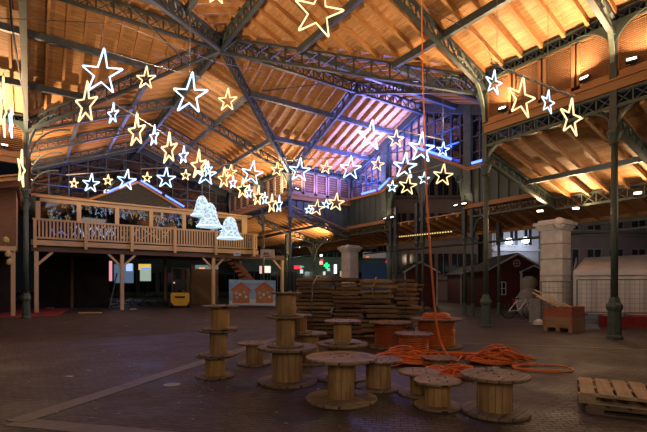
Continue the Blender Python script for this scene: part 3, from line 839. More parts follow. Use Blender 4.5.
# bells
def bell(u, v, w, h, d, label):
    c = at(u, v, d); s = w/2/FL*d; H_ = h/FL*d
    t = thing('light_bell', label, 'light bell', (c.x, c.y, c.z-H_/2))
    prof = [(1.0, 0), (.99, .05), (.86, .14), (.72, .28), (.62, .45), (.56, .62), (.47, .79), (.33, .92), (.12, 1.0)]
    prof = [(a*s, z*H_) for a, z in prof]
    MB().lathe(prof, 20).build('shell', BELLM, t, False, True)
    m = MB(); m.tube([V(s*1.0*math.cos(k*PI/10), s*1.0*math.sin(k*PI/10), .02) for k in range(20)], .022, 6, True)
    m.build('rim', E_WHITE, t, False, True)
    m = MB()
    for k in range(70):                     # little lamps scattered over the bell
        f = random.random(); zz = f*H_
        i = 0
        while i < len(prof)-2 and prof[i+1][1] < zz: i += 1
        r0, z0 = prof[i]; r1, z1 = prof[i+1]; rr = r0+(r1-r0)*(zz-z0)/max(1e-6, z1-z0)
        a = random.uniform(0, 2*PI); q = V(rr*math.cos(a), rr*math.sin(a), zz)*1.01
        m.frame(q, V(1, 0, 0), V(0, 1, 0), V(0, 0, 1), .013, .013, .013)
    o = m.build('bulbs', E_WHITE, t, False); o['kind'] = 'stuff'
    MB().tube([V(0, 0, H_), V(0, 0, H_+1.3)], .006, 4).build('wire', GREYM, t, False)
    return t
m_, nt, b = newmat('bell_mesh')
f = noise(nt, coords(nt), 11, 2)
nt.links.new(ramp(nt, f, [(.36, (.12, .22, .32)), (.56, (.72, .92, 1))]), b.inputs['Emission Color']); b.inputs['Emission Strength'].default_value = 1.0
b.inputs['Base Color'].default_value = (.2, .25, .3, 1); BELLM = m_
bell(202, 206, 21, 20, 17.6, 'upper left of the three glowing white bells')
bell(209.5, 215, 25, 24, 17.0, 'glowing white bell in the middle of the three')
bell(230, 228, 25, 22, 17.0, 'lower right glowing white bell hanging before the railing')

# ------------------------------------------------------------------ balcony
YR = 22.3; BX0, BX1 = .12, 10.6
def xa(u, y):         # X on the line Y=y seen at column u
    k = (u-CX)/FL
    return (RY*y-k*FY*y)/(k*FX-RX)
t = thing('wooden_balcony', 'long raised timber balcony with baluster railing in front of the far gable', 'balcony', (BX0, YR, 0))
MB().box(BX0, BX1, YR-.02, YE-.1, 2.98, 3.08).build('deck', DECKX, t)
MB().box(BX0-.1, BX1+.05, YR-.1, YR-.03, 2.92, 3.14).build('fascia', DECKX, t)
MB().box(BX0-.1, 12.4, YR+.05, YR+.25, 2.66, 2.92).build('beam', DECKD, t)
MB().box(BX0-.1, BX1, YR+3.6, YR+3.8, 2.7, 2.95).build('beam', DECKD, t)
MB().box(BX0-.05, BX1+.05, YR-.11, YR-.01, 3.99, 4.07).build('handrail', DECKX, t)
MB().box(BX0, BX1, YR-.08, YR-.04, 3.2, 3.28).build('bottom_rail', DECKX, t)
n_b = 78
base = None
for i in range(n_b):
    x = BX0+.06+(BX1-BX0-.12)*i/(n_b-1)
    if base is None:
        base = MB().box(-.034, .034, -.018, .018, 0, .72).build('baluster', DECKW, t, False); o = base
    else: o = base.copy(); COL.objects.link(o); o.parent = t
    o.location = (x-BX0, -.07, 3.28)
for u in (35, 86, 132, 175, 216, 254):
    x = xa(u, YR-.14)
    MB().box(x-.06, x+.06, YR-.2, YR-.1, 2.80, 4.02).build('newel', DECKW, t)
for u in (36.5, 122, 213.3):
    x = xa(u, YR+.15)
    MB().box(x-.08, x+.08, YR+.07, YR+.23, 0, 2.68).build('post', DECKW, t)
    for s in (-1, 1):
        if u < 40 and s < 0: continue
        MB().bar(V(x+s*.05, YR+.15, 2.1), V(x+s*.6, YR+.15, 2.66), .08, .1).build('brace', DECKW, t)
x = 12.3
MB().box(x-.08, x+.08, YR+.07, YR+.23, 0, 2.68).build('post', DECKW, t)
MB().bar(V(x-.05, YR+.15, 2.1), V(x-.6, YR+.15, 2.66), .08, .1).build('brace', DECKW, t)
for u in (72, 165, 192, 240):
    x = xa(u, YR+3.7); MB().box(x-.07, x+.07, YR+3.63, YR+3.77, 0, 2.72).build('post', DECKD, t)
# staircase at its right end
st = thing('staircase', 'steep reddish timber stairs under the right end of the balcony', 'stairs', (9.6, YR+1.2, 0))
sm = MB()
s0, s1 = V(9.3, YR+1.2, 2.9), V(11.9, YR+1.2, .1)
for off in (-.45, .45): MB().bar(s0+V(0, off, 0), s1+V(0, off, 0), .06, .28).build('stringer', mat_noise('stair_red', (.13, .04, .03), (.2, .07, .05), 6, .8), st)
for k in range(13):
    p = s0+(s1-s0)*((k+.5)/13); MB().box(p.x-.12, p.x+.12, p.y-.45, p.y+.45, p.z-.02, p.z+.02).build('tread', DECKD, st)
# glazed timber cabin on the balcony
cb = thing('glazed_cabin', 'timber cabin with large windows standing on the balcony', 'cabin', (.4, YR+.75, 3.08))
yc = YR+.8; cx0, cx1 = .35, 10.35
MB().box(cx0-.15, cx1+.25, yc-.15, yc+2.7, 5.12, 5.2).build('roof', DECKX, cb)
MB().box(cx0, cx1, yc-.05, yc+.05, 4.94, 5.12).build('header', DECKX, cb)
MB().box(cx0, cx1, yc-.05, yc+.05, 3.08, 4.12).build('lower_wall', mat_noise('rail_gap_shade', (.01, .009, .01), (.022, .018, .02), 2, .9), cb)  # near-black puts the dark behind the balusters into the wall colour
ux = [38, 79, 117, 151, 184, 212, 243]
xs = [xa(u, yc) for u in ux]
for x in xs: MB().box(x-.09, x+.09, yc-.06, yc+.06, 4.1, 4.95).build('stud', DECKW, cb)
for a, b_ in zip(xs[:-1], xs[1:]):
    MB().box(a+.09, b_-.09, yc-.01, yc+.005, 4.12, 4.94).build('pane', GLASS, cb)
MB().box(xs[-1]+.09, cx1, yc-.04, yc+.04, 4.1, 4.95).build('side_panel', DECKW, cb)
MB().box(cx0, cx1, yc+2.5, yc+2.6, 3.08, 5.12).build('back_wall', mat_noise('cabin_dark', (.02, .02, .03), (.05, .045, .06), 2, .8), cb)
# chairs / red sofa inside cabin
single('bench_sofa', MB().box(1.3, 3.0, yc+1.2, yc+1.7, 4.0, 4.45).box(1.3, 3.0, yc+1.2, yc+2.0, 3.1, 4.0), RED, 'dark red sofa inside the left window of the balcony cabin', 'sofa')
# rope light sculptures on the balcony
def squiggle(u0, u1, v0, v1, y, n, mat, label):
    m = MB(); pts = []; n = max(7, int(n*.55))
    x0, x1 = xa(u0, y), xa(u1, y)
    for i in range(n):
        f = i/(n-1); x = x0+(x1-x0)*(f+.12*math.sin(i*2.1))
        u = u0+(u1-u0)*f; d = FX*x+FY*y
        z0 = EYE+(HZ-v0)/FL*d; z1 = EYE+(HZ-v1)/FL*d
        pts.append(V(x, y+.1*math.sin(i*1.3), (z0+z1)/2+(z1-z0)/2*math.sin(i*1.7+u0)))
    return single('rope_light', m.tube(pts, .012, 5), mat, label, 'rope light', smooth=True)
E_CY = mat_emit('led_dim_white', (.45, .62, 1), .9)
E_WD = mat_emit('led_dim_warm', (1, .62, .25), .7)
E_BD = mat_emit('led_dim_blue', (.15, .25, 1), 1.2)
squiggle(50, 66, 236, 227, YR+.35, 16, E_BD, 'blue rope light lying behind the railing near its left end')
squiggle(70, 84, 238, 226, YR+.35, 22, E_CY, 'tangled white rope light behind the railing left of the second newel')
squiggle(88, 116, 238, 226, YR+.4, 40, E_CY, 'wide tangle of white rope light behind the middle of the railing')
squiggle(104, 112, 216, 206, yc+.5, 12, E_CY, 'white figure of light behind the second cabin window')
squiggle(120, 133, 219, 206, yc+.5, 14, E_CY, 'curled white figure of light behind the third cabin window')
squiggle(134, 146, 219, 206, yc+.6, 16, E_WD, 'warm reindeer figure of light behind the third cabin window')
squiggle(154, 166, 222, 206, yc+.6, 16, E_WD, 'warm figure of light behind the fourth cabin window')
squiggle(168, 178, 222, 206, yc+.5, 12, E_BD, 'blue figure of light behind the fourth cabin window')
squiggle(120, 170, 240, 228, YR+.4, 30, E_WD, 'faint warm rope light behind the right half of the railing')
# notices
def card(name, u0, v0, u1, v1, d, mat, label, cat, th=.03, parent=None):
    c = [at(u0, v1, d), at(u1, v1, d), at(u1, v0, d), at(u0, v0, d)]
    return c
def board(name, u0, v0, u1, v1, d, mat, label, cat, th=.03):
    c = [at(u0, v1, d), at(u1, v1, d), at(u1, v0, d), at(u0, v0, d)]
    m = MB().slab(c, th, (FX, FY, 0)); t = thing(name, label, cat, at((u0+u1)/2, v1, d)); m.build('panel', mat, t)
    return t
def text(s, u, v, hpx, d, mat, parent, name='lettering', align='CENTER'):
    cu = bpy.data.curves.new('txt', 'FONT'); cu.body = s; cu.size = hpx*1.35/FL*d; cu.align_x = align; cu.align_y = 'CENTER'; cu.extrude = .004
    tmp = bpy.data.objects.new('txt', cu); me = bpy.data.meshes.new_from_object(tmp)
    bpy.data.objects.remove(tmp)
    me.materials.append(mat)
    M = Matrix.Translation(at(u, v, d)) @ Matrix.Rotation(-YAW, 4, 'Z') @ Matrix.Rotation(PI/2, 4, 'X')
    me.transform(mtx(parent).inverted() @ M)
    o = bpy.data.objects.new(name, me); COL.objects.link(o); o.parent = parent
    return o
INK = mat_noise('ink', (.05, .05, .06), (.08, .08, .09), 3, .8)
t = board('notice_board', 233.7, 251.2, 240.5, 255.6, 21.5, WHITE, 'small white notice fixed below the balcony railing', 'notice')
MB().slab([at(235, 253.9, 21.46), at(239.2, 253.9, 21.46), at(239.2, 253.3, 21.46), at(235, 253.3, 21.46)], .004, (-FX, -FY, 0)).build('printed_line', INK, t)
BEIGE = mat_noise('beige_board', (.42, .36, .29), (.5, .44, .36), 3, .8)
t = board('sign_board', 260.5, 249.5, 274.5, 257.8, 23.6, BEIGE, 'pale sign board with a small mountain logo at the right end of the balcony', 'sign')
m = MB()
m.slab([at(263, 254.5, 23.56), at(265, 251.5, 23.56), at(266.5, 254.5, 23.56)], .01, (-FX, -FY, 0)); m.slab([at(266, 254.5, 23.55), at(267.5, 252, 23.55), at(269, 254.5, 23.55)], .01, (-FX, -FY, 0))
m.build('mountain_logo', INK, t)
MB().slab([at(263, 256.5, 23.56), at(270.5, 256.5, 23.56), at(270.5, 255.9, 23.56), at(263, 255.9, 23.56)], .004, (-FX, -FY, 0)).build('printed_line', INK, t)
# banner with two chalets
SKYB = mat_noise('banner_sky', (.16, .33, .55), (.35, .52, .68), 2, .7)
SNOW = mat_noise('banner_snow', (.48, .54, .62), (.6, .64, .7), 3, .7)
CHAL = mat_noise('banner_chalet', (.30, .10, .04), (.50, .22, .09), 14, .7)
CHRF = mat_noise('banner_roof', (.35, .07, .04), (.45, .12, .07), 9, .7)
t = thing('banner', 'blue banner printed with two wooden chalets hung behind the drums', 'banner', at(252, 306, 22))
MB().slab([at(229, 305, 22), at(275.5, 306, 22), at(275.5, 280.5, 22), at(229, 279.5, 22)], .03, (FX, FY, 0)).build('cloth', SKYB, t)
def flat(pts, d, mat, name, lab=None):
    MB().slab([at(u, v, d) for u, v in pts], .006, (-FX, -FY, 0)).build(name, mat, t, label=lab)
flat([(229.5, 304.5), (275, 305.5), (275, 301.5), (252, 299), (229.5, 301)], 21.99, SNOW, 'snow_ground')
for cxu in (241, 264.5):
    flat([(cxu-8.5, 303), (cxu+8.5, 303), (cxu+8.5, 290), (cxu, 284), (cxu-8.5, 290)], 21.97, CHAL, 'printed_chalet')
    flat([(cxu-10.5, 291.5), (cxu, 284.2), (cxu+10.5, 291.5), (cxu+10, 289.5), (cxu, 281.8), (cxu-10, 289.5)], 21.95, CHRF, 'printed_roof')
    for k, (a, b_) in enumerate(((-5, 293), (-1, 294.5), (3, 292.5), (5, 297), (-4, 297.5))):
        flat([(cxu+a-1.2, b_+1.2), (cxu+a+1.2, b_+1.2), (cxu+a+1.2, b_-1.2), (cxu+a-1.2, b_-1.2)], 21.95, SNOW if k % 2 else SKYB, 'printed_window')
text('Montreux Noël', 252.5, 284, 2.0, 21.95, CHRF, t)

# left chalet box
lc = thing('wooden_chalet', 'raised brown timber chalet left of the tall left column', 'chalet', (-3.2, 20.6, 0))
LCM = mat_plank('chalet_boards', (.58, .36, .20), (.50, .30, .16), .2, 'x')
MB().box(-6, -.45, 20.4, 23.2, 2.62, 4.85).build('wall', LCM, lc)
MB().box(-6.1, -.35, 20.3, 23.3, 4.85, 4.98).build('roof', DECKD, lc)
MB().box(-6, -.45, 20.35, 20.4, 2.5, 2.68).build('sill', DECKW, lc)
for x in (-.55, -2.8, -5.5): MB().box(x-.07, x+.07, 20.45, 20.6, 0, 2.6).build('post', DECKW, lc)
MB().box(-6, -.6, 23.2, 23.3, 0, 2.6).build('back_wall', mat_noise('backdrop_black', (.008, .007, .008), (.02, .016, .016), 2, .9), lc)  # near-black wall stands in for the darkness below the chalet
for k, (u, v) in enumerate(((6, 243), (8, 257), (9.5, 265))):
    p = at(u, v, 15.2)
    single('wooden_lantern', MB().lathe([(.05, 0), (.09, .04), (.09, .16), (.03, .22), (.006, .24), (.006, 2.5-p.z)], 6, c=p), DECKW, f'{("upper", "middle", "lower")[k]} small wooden lantern hanging under the left chalet', 'lantern')
# dark panels put in as a backdrop for the shade under the balcony
single('dark_backdrop', MB().box(.2, 3.6, YE-.2, YE-.1, 0, 2.9), MATS['backdrop_black'], 'added dark backdrop panel under the left half of the balcony', 'wall panel')
single('dark_backdrop', MB().box(7.6, 9.9, YE-.12, YE-.04, 0, 2.2), DECKD, 'low dark backdrop panel added behind the forklift', 'wall panel')

# red carpet and what lies around there
cp = [gnd(-60, 318), gnd(56, 316.5), gnd(70, 309), gnd(45, 303), gnd(-60, 302)]
single('red_carpet', MB().slab(cp, .012, (0, 0, 1)), RED, 'red carpet on the cobbles at the foot of the left column', 'carpet')
SPK = mat_noise('tinsel', (.01, .01, .02), (.30, .28, .55), 26, .25, metal=.3, bmp=1)
def cone_tree(p, r, h, label):
    m = MB(); N = 7
    prof = []
    for i in range(N+1):
        f = i/N; prof.append((r*(1-f)*(1 if i % 2 else 1.12)+.02, h*f))
    m.lathe(prof, 12, c=p); return single('tinsel_tree', m, SPK, label, 'tree')
cone_tree(gnd(52, 307), .55, 1.9, 'dark bluish tinsel tree under the left end of the balcony')
cone_tree(gnd(61, 306), .4, 1.4, 'smaller dark tinsel tree beside the taller one under the balcony')
def heap(c, rx, ry, h, mat, label, cat, name, n=260, th=.04):
    m = MB()
    for i in range(n):
        a = random.uniform(0, 2*PI); f = random.random()**.5
        x = c.x+rx*f*math.cos(a); y = c.y+ry*f*math.sin(a); z = random.uniform(0, h*(1-f*f))+.03
        q = V(random.uniform(-1, 1), random.uniform(-1, 1), random.uniform(-.4, .4)).normalized()*random.uniform(.1, .25)
        m.bar(V(x, y, z)-q, V(x, y, z)+q, th, th*.5)
    for v in m.v: v.z = max(v.z, .005)
    o = single(name, m, mat, label, cat); o['kind'] = 'stuff'; return o
heap(gnd(6, 305), 1.2, .8, 1.3, SPK, 'dark sparkling garland heap at the left edge', 'garland', 'garland_heap', 320, .05)
heap(gnd(140, 306.5), 1.9, .7, .9, DARK, 'dark pile of metal barriers and frames under the balcony', 'metal pile', 'metal_pile', 150, .05)
# leaning plank, trestle, offcuts
single('leaning_plank', MB().bar(gnd(109, 308), at(117, 273, 22.6), .22, .04, (1, 0, 0)), GREYM, 'grey plank leaning under the balcony left of the post', 'plank')
for k, (u, v, l, rz) in enumerate(((41, 307.5, .5, .6), (50, 308.5, .35, 2.4), (38, 306, .4, 1.9), (90, 313.5, .9, -.5), (62, 306, .3, .2), (133, 309.5, .3, .1))):
    p = gnd(u, v); q = V(math.cos(rz), math.sin(rz), 0)*l/2
    single('wood_offcut', MB().bar(p-q+V(0, 0, .03), p+q+V(0, 0, .03), .12, .05), DECKW, ('longest angled', 'short crossed', 'angled', 'long flat', 'small', 'tiny')[k]+' wooden offcut ' + ('beside the left balcony post', 'by the foot of the left balcony post', 'against the left balcony post', 'lying in front of the trestle', 'beneath the tinsel trees', 'right of the balcony post')[k], 'offcut')
t = thing('wooden_trestle', 'small pale wooden trestle bench under the balcony', 'trestle', gnd(91, 305))
p = gnd(91, 305.5)
for dx in (-.25, .25):
    for s in (-1, 1): MB().bar(p+V(dx+s*.12, 0, 0), p+V(dx, 0, .5), .05, .05).build('leg', DECKW, t)
MB().box(p.x-.4, p.x+.4, p.y-.06, p.y+.06, .5, .56).build('top', DECKW, t)

# ------------------------------------------------------------------ forklift
p = gnd(180, 308)
t = thing('forklift', 'yellow forklift parked under the balcony, seen from behind', 'forklift', (p.x, p.y, 0), -YAW+.31)
m = MB().frame(V(0, .1, .6), V(1, 0, 0), V(0, 1, 0), V(0, 0, 1), .9, .5, .5)
poly = [(-.46, .34), (-.46, .74), (-.40, .80), (.40, .80), (.46, .74), (.46, .34), (.34, .12), (-.28, .12)]
MB().slab([V(x, -.1, z) for x, z in poly], .55, (0, 1, 0)).build('counterweight', YELL, t, False)
MB().slab([V(x, -.112, z) for x, z in ((-.28, .62), (.28, .62), (.22, .52), (-.22, .52))], .02, (0, 1, 0)).build('grille', BLACK, t, False)
MB().box(-.4, .4, .45, 1.5, .35, .8).build('chassis', YELL, t, False)
for x in (-.42, .42):
    for y in (.12, 1.25):
        m = MB(); c = V(x, y, .2); vs = []
        for s in (-.07, .07):
            for i in range(14): vs.append(c+V(s, .2*math.cos(i*PI/7), .2*math.sin(i*PI/7)))
        fs = [(i, (i+1) % 14, 14+(i+1) % 14, 14+i) for i in range(14)]+[tuple(range(13, -1, -1)), tuple(range(14, 28))]
        m.add(vs, fs).build('wheel', BLACK, t, False)
for x in (-.38, .38):
    MB().bar(V(x, 0, .78), V(x, .1, 2.05), .05, .05).build('cab_post', DARK, t, False)
    MB().bar(V(x, 1.2, .8), V(x, 1.0, 2.05), .05, .05).build('cab_post', DARK, t, False)
MB().box(-.42, .42, .05, 1.05, 2.05, 2.1).build('overhead_guard', DARK, t, False)
MB().box(-.25, .25, .3, .4, 1.0, 1.5).box(-.25, .25, .3, .8, .95, 1.05).build('seat', BLACK, t, False)
for x in (-.28, .28): MB().box(x-.05, x+.05, 1.5, 1.6, .05, 2.0).build('mast', DARK, t, False)
for x in (-.2, .2): MB().box(x-.05, x+.05, 1.6, 2.5, .04, .08).build('fork', DARK, t, False)
MB().box(-.33, -.25, -.06, -.03, 1.28, 1.36).build('lamp', E_WD, t, False)

# ------------------------------------------------------------------ cable drums
def flange_mesh(R_, th, n=36):
    m = MB(); h = .03 if R_ > .28 else .02
    prof_o = [(R_-.006, 0), (R_, .006), (R_, th-.006), (R_-.008, th)]
    vs = []
    rings = [(h, 0)]+prof_o+[(h, th)]
    for r_, z in rings:
        for i in range(n):
            a = 2*PI*i/n; vs.append(V(r_*math.cos(a), r_*math.sin(a), z))
    fs = []
    K = len(rings)
    for k in range(K):
        k2 = (k+1) % K
        for i in range(n):
            j = (i+1) % n; fs.append((k*n+i, k*n+j, k2*n+j, k2*n+i))
    return m.add(vs, fs)
def mat_flange(name, c1, c2):
    m, nt, b = newmat(name)
    br = nt.nodes.new('ShaderNodeTexBrick'); br.inputs['Scale'].default_value = 1; br.offset = 0
    br.inputs['Brick Width'].default_value = 5; br.inputs['Row Height'].default_value = .095
    br.inputs['Mortar Size'].default_value = .004; br.inputs['Color1'].default_value = (*c1, 1); br.inputs['Color2'].default_value = (*c2, 1)
    br.inputs['Mortar'].default_value = (.012, .009, .007, 1)
    mp = coords(nt, (1, 1, 1)); sh = nt.nodes.new('ShaderNodeVectorMath'); sh.inputs[1].default_value = (2.5, .047, 0)
    nt.links.new(mp, sh.inputs[0]); nt.links.new(sh.outputs[0], br.inputs['Vector'])
    f = noise(nt, coords(nt, (1, 9, 9)), 5, 6); g = noise(nt, coords(nt), 6, 5)
    col = mixc(nt, 1, br.outputs['Color'], ramp(nt, f, [(.3, (.5, .47, .43)), (.65, (1.1, 1.05, 1))]), 'MULTIPLY')
    col = mixc(nt, ramp(nt, g, [(.5, (0, 0, 0)), (.72, (.7, .7, .7))]), col, (.05, .042, .036))
    nt.links.new(col, b.inputs['Base Color']); b.inputs['Roughness'].default_value = .7
    bump(nt, b, f, .3)
    return m
FLT = mat_flange('flange_planks', (.36, .27, .19), (.24, .175, .12))
FLTL = mat_flange('flange_planks_light', (.45, .34, .23), (.32, .23, .15))
def drum(p, R_, h, rc, label, core=None, wound=None, rz=0., th=None, fm=None, bolts=True, group=None):
    core = core or DRUMW; fm = fm or FLT
    th = th or (.032 if R_ > .3 else .024)
    t = thing('cable_drum', label, 'cable drum', p, rz, group)
    for z, nm in ((0, 'bottom_flange'), (h-th, 'top_flange')):
        o = flange_mesh(R_, th).build(nm, fm, t, False); o.location = (0, 0, z)
        if bolts and z > 0:
            for k in range(4):
                a = k*PI/2+.6
                b_ = MB().lathe([(.009, 0), (.009, .006), (.004, .009)], 6).build('bolt', DARK, o, False)
                b_.location = (rc*.95*math.cos(a), rc*.95*math.sin(a), th)
    if wound:
        prof = []; r2 = rc; turns = max(5, int((h-2*th)/.034)); dzz = (h-2*th)/turns
        m = MB(); MB().lathe([(r2-.02, th), (r2-.02, h-th)], 24).build('core', core, t, False)
        z = th
        pts = []
        for k in range(turns*20+1):
            a = k*2*PI/20; pts.append(V((r2+.004*math.sin(k*.37))*math.cos(a), (r2+.004*math.sin(k*.37))*math.sin(a), min(max(th+dzz*k/20, th+.012), h-th-.012)))
        m.tube(pts, dzz*.42, 6); m.build('wound_cable', wound, t, False, True, label='orange cable wound round the drum')
    else:
        m = MB(); ns = 16 if R_ > .3 else 12
        for k in range(ns):                 # staves
            a0 = 2*PI*k/ns+.012; a1 = 2*PI*(k+1)/ns-.012; dr = random.uniform(-.003, .003)
            ro, ri = rc+dr, rc-.03
            q = [V(ro*math.cos(a0), ro*math.sin(a0), th), V(ro*math.cos(a1), ro*math.sin(a1), th), V(ri*math.cos(a1), ri*math.sin(a1), th), V(ri*math.cos(a0), ri*math.sin(a0), th)]
            m.slab(q, h-2*th, (0, 0, 1))
        m.build('core', core, t, False)
    return t
def drum_px(u, vb, vt, w, wc, label, z0=0, **kw):
    """placed by where its bottom flange stands; height from the photo"""
    d = FL*(EYE-z0)/(vb-HZ)
    p = at(u, vb, d); p.z = z0
    h = (vb-vt)/FL*d
    drum(p, w/2/FL*d, h, wc/2/FL*d, label, rz=random.uniform(-.6, .6), **kw)
    return p, z0+h, d
def stack(u, d, z0, vt, w, wc, label, du=0, **kw):
    p = at(u, 300, d); p.z = z0
    h = (EYE+(HZ-vt)/FL*d)-z0
    drum(p, w/2/FL*d, h, wc/2/FL*d, label, rz=random.uniform(-.6, .6), **kw)
    return z0+h
p, z, d = drum_px(215.2, 376.5, 354.8, 37.5, 19, 'wooden drum at the bottom of the leftmost tower of three', core=DRUMY)
z = stack(218.5, d, z, 329.5, 39, 17, 'wooden drum in the middle of the leftmost tower of three', core=DRUMW)
stack(220.3, d, z, 305.3, 36.5, 18.5, 'wooden drum on top of the leftmost tower of three', core=DRUMY)
drum_px(254.5, 364, 342.3, 34.5, 17.5, 'small low drum standing alone between the two towers', fm=FLT)
p, z, d = drum_px(287.5, 382, 346.2, 60, 30, 'large wooden drum at the bottom of the central tower of three')
z = stack(285.7, d, z, 315.8, 37, 18, 'darker small drum in the middle of the central tower', core=DRUMW)
stack(286.3, d, z, 292.2, 29.5, 19, 'small drum on top of the central tower, the highest of all', core=DRUMW)
p, z, d = drum_px(309, 363.5, 332.5, 37, 20, 'drum standing just behind the central tower at its right')
stack(300, d, z, 314.5, 25, 13, 'smallest drum, on the drum behind the central tower', core=DRUMW)
p, z, d = drum_px(342, 378.5, 342.6, 51, 28, 'large drum carrying a small one, behind the big foremost table drum')
stack(342.5, d, z, 320.2, 37, 17.5, 'small pale drum on top of the large one behind the foremost table drum', core=DRUMY, fm=FLTL)
drum_px(341.2, 399.8, 356.3, 71.5, 26.5, 'biggest foremost drum standing like a table with worn plank top', fm=FLTL)
drum_px(378.5, 388, 358.5, 46, 25, 'dark medium drum tucked behind the right of the foremost table drum')
drum_px(419.5, 394, 371, 42, 19, 'low drum partly hidden behind the yellowish short drum', core=DRUMY, fm=FLTL)
drum_px(437.7, 406.2, 379.6, 47.7, 25.5, 'short yellowish drum in front of the cable tangle', core=DRUMY, fm=FLTL)
drum_px(494.8, 412.3, 373.6, 66, 33.5, 'drum at the right with crumpled plastic on its top', fm=FLT)
drum_px(390.5, 347, 321.6, 42.5, 31, 'drum closely wound with faded orange cable before the board stacks', wound=ORANGE2)
drum_px(413.8, 356, 332.8, 38, 28, 'smaller drum wound with bright orange cable beside the tangle', wound=ORANGE)
p, z, d = drum_px(436.5, 346.5, 318, 51, 35, 'drum wound with orange cable with a loose coil on top', wound=ORANGE)
m = MB()
for k in range(4):
    m.tube([V(p.x+(.26-.012*k)*math.cos(a*PI/12), p.y+(.26-.012*k)*math.sin(a*PI/12), z+.02+.028*(k % 2)+.01*k) for a in range(24)], .017, 6, True)
single('cable_coil', m, ORANGE, 'orange cable coil lying on top of the wound drum', 'cable coil', smooth=True)
drum_px(439, 366, 357, 34, 20, 'low dark drum half buried in the orange cable', bolts=False)
# crumpled plastic
p = gnd(491, 370.5, .365); m = MB()
for k in range(9):
    q = [p+V(random.uniform(-.09, .09), random.uniform(-.06, .06), random.uniform(0, .05)) for _ in range(3)]
    m.slab(q, .003)
single('crumpled_plastic', m, mat_noise('clear_plastic', (.45, .45, .47), (.6, .6, .62), 9, .3), 'crumpled clear plastic lying on the right drum top', 'plastic')
# orange wooden splinter/offcuts on cable tower
# ------------------------------------------------------------------ cable tangles
def tangle(c, rx, ry, h, loops, mat, label, r=.02, seed=1, rot=0.):
    rnd = random.Random(seed); m = MB(); pts = []
    N = 22
    ca, sa = math.cos(rot), math.sin(rot)
    ox = oy = 0; 
    for L in range(loops):
        tx, ty = rnd.uniform(-.45, .45)*rx, rnd.uniform(-.4, .4)*ry
        sx, sy = rnd.uniform(.45, .95)*rx, rnd.uniform(.35, .9)*ry
        zb_ = r+(h-r)*rnd.uniform(.15, 1); ph = rnd.uniform(0, 6)
        for k in range(N):
            a = 2*PI*k/N; f = k/N
            x = (ox+(tx-ox)*f)+sx*math.cos(a)+.06*math.sin(3*a+ph)+.03*math.sin(5*a-ph); y = (oy+(ty-oy)*f)+sy*math.sin(a)+.06*math.cos(2*a+ph)
            e = min(1, (x/rx)**2+(y/ry)**2)
            z = r+max(0, zb_*(1-.75*e)+.02*math.sin(2*a+ph))
            pts.append(V(c.x+x*ca-y*sa, c.y+x*sa+y*ca, z))
        ox, oy = tx, ty
    m.tube(pts, r, 6)
    return single('cable_tangle', m, mat, label, 'cable', smooth=True)
tangle(gnd(402, 363), .46, .28, .24, 24, ORANGE, 'big tangle of orange cable around the small wound drum', .012, 3, -.4)
tangle(gnd(430, 363), .40, .26, .17, 16, ORANGE, 'tangle of orange cable beside the half buried drum', .012, 5, -.5)
tangle(gnd(452, 376), .40, .24, .17, 15, ORANGE, 'tangle of orange cable just left of the plastic topped drum', .013, 8, -.6)
tangle(gnd(499, 363), .40, .25, .27, 22, ORANGE, 'heap of coiled orange cable behind the plastic topped drum', .012, 11, -.55)
tangle(gnd(460, 357), .50, .22, .08, 6, ORANGE, 'flat loops of orange cable linking the two heaps', .012, 13, -.55)
# loop lying on the ground at the right
c = gnd(540, 369.5); pts = []
for k in range(30):
    a = 2*PI*k/30; e = V(RX, RY, 0)*(.40*math.cos(a)+.03*math.cos(2*a))+V(FX, FY, 0)*(.26*math.sin(a)+.05*math.sin(2*a)); pts.append(V(c.x, c.y, .02)+e)
m = MB().tube(pts, .013, 6, True); m.tube([q+V(.02, .03, .012) for q in pts[6:26]], .012, 6)
single('cable_loop', m, ORANGE, 'single wide loop of orange cable lying at the right of the heap', 'cable', smooth=True)
# cable hanging from the roof into the heap
top = at(421, -60, 7.2)
ks = [at(421, -60, 7.2), at(422.5, 60, 7.2), at(424.5, 130, 7.15), at(427, 200, 7.1), at(431, 262, 7.0), at(435, 310, 6.95), at(438.5, 335, 6.85), at(444, 350, 6.7), at(452, 359, 6.5)]
ks[-1].z = .06
def smoothpts(ks, n=6):
    out = []
    for i in range(len(ks)-1):
        p0 = ks[max(0, i-1)]; p1 = ks[i]; p2 = ks[i+1]; p3 = ks[min(len(ks)-1, i+2)]
        for k in range(n):
            t = k/n; out.append(.5*((2*p1)+(p2-p0)*t+(2*p0-5*p1+4*p2-p3)*t*t+(3*p1-p0-3*p2+p3)*t**3))
    return out+[ks[-1]]
single('hanging_cable', MB().tube(smoothpts(ks), [.009+.011*min(1, i/34) for i in range(len(smoothpts(ks)))], 7), ORANGE, 'orange cable hanging from the roof down to the heap', 'cable', smooth=True)
t_ = V(top.x, top.y, roof_at(top))
rod('hanging_cable', [top, t_], .009, ORANGE, 'upper end of the orange cable at the roof', 'cable')

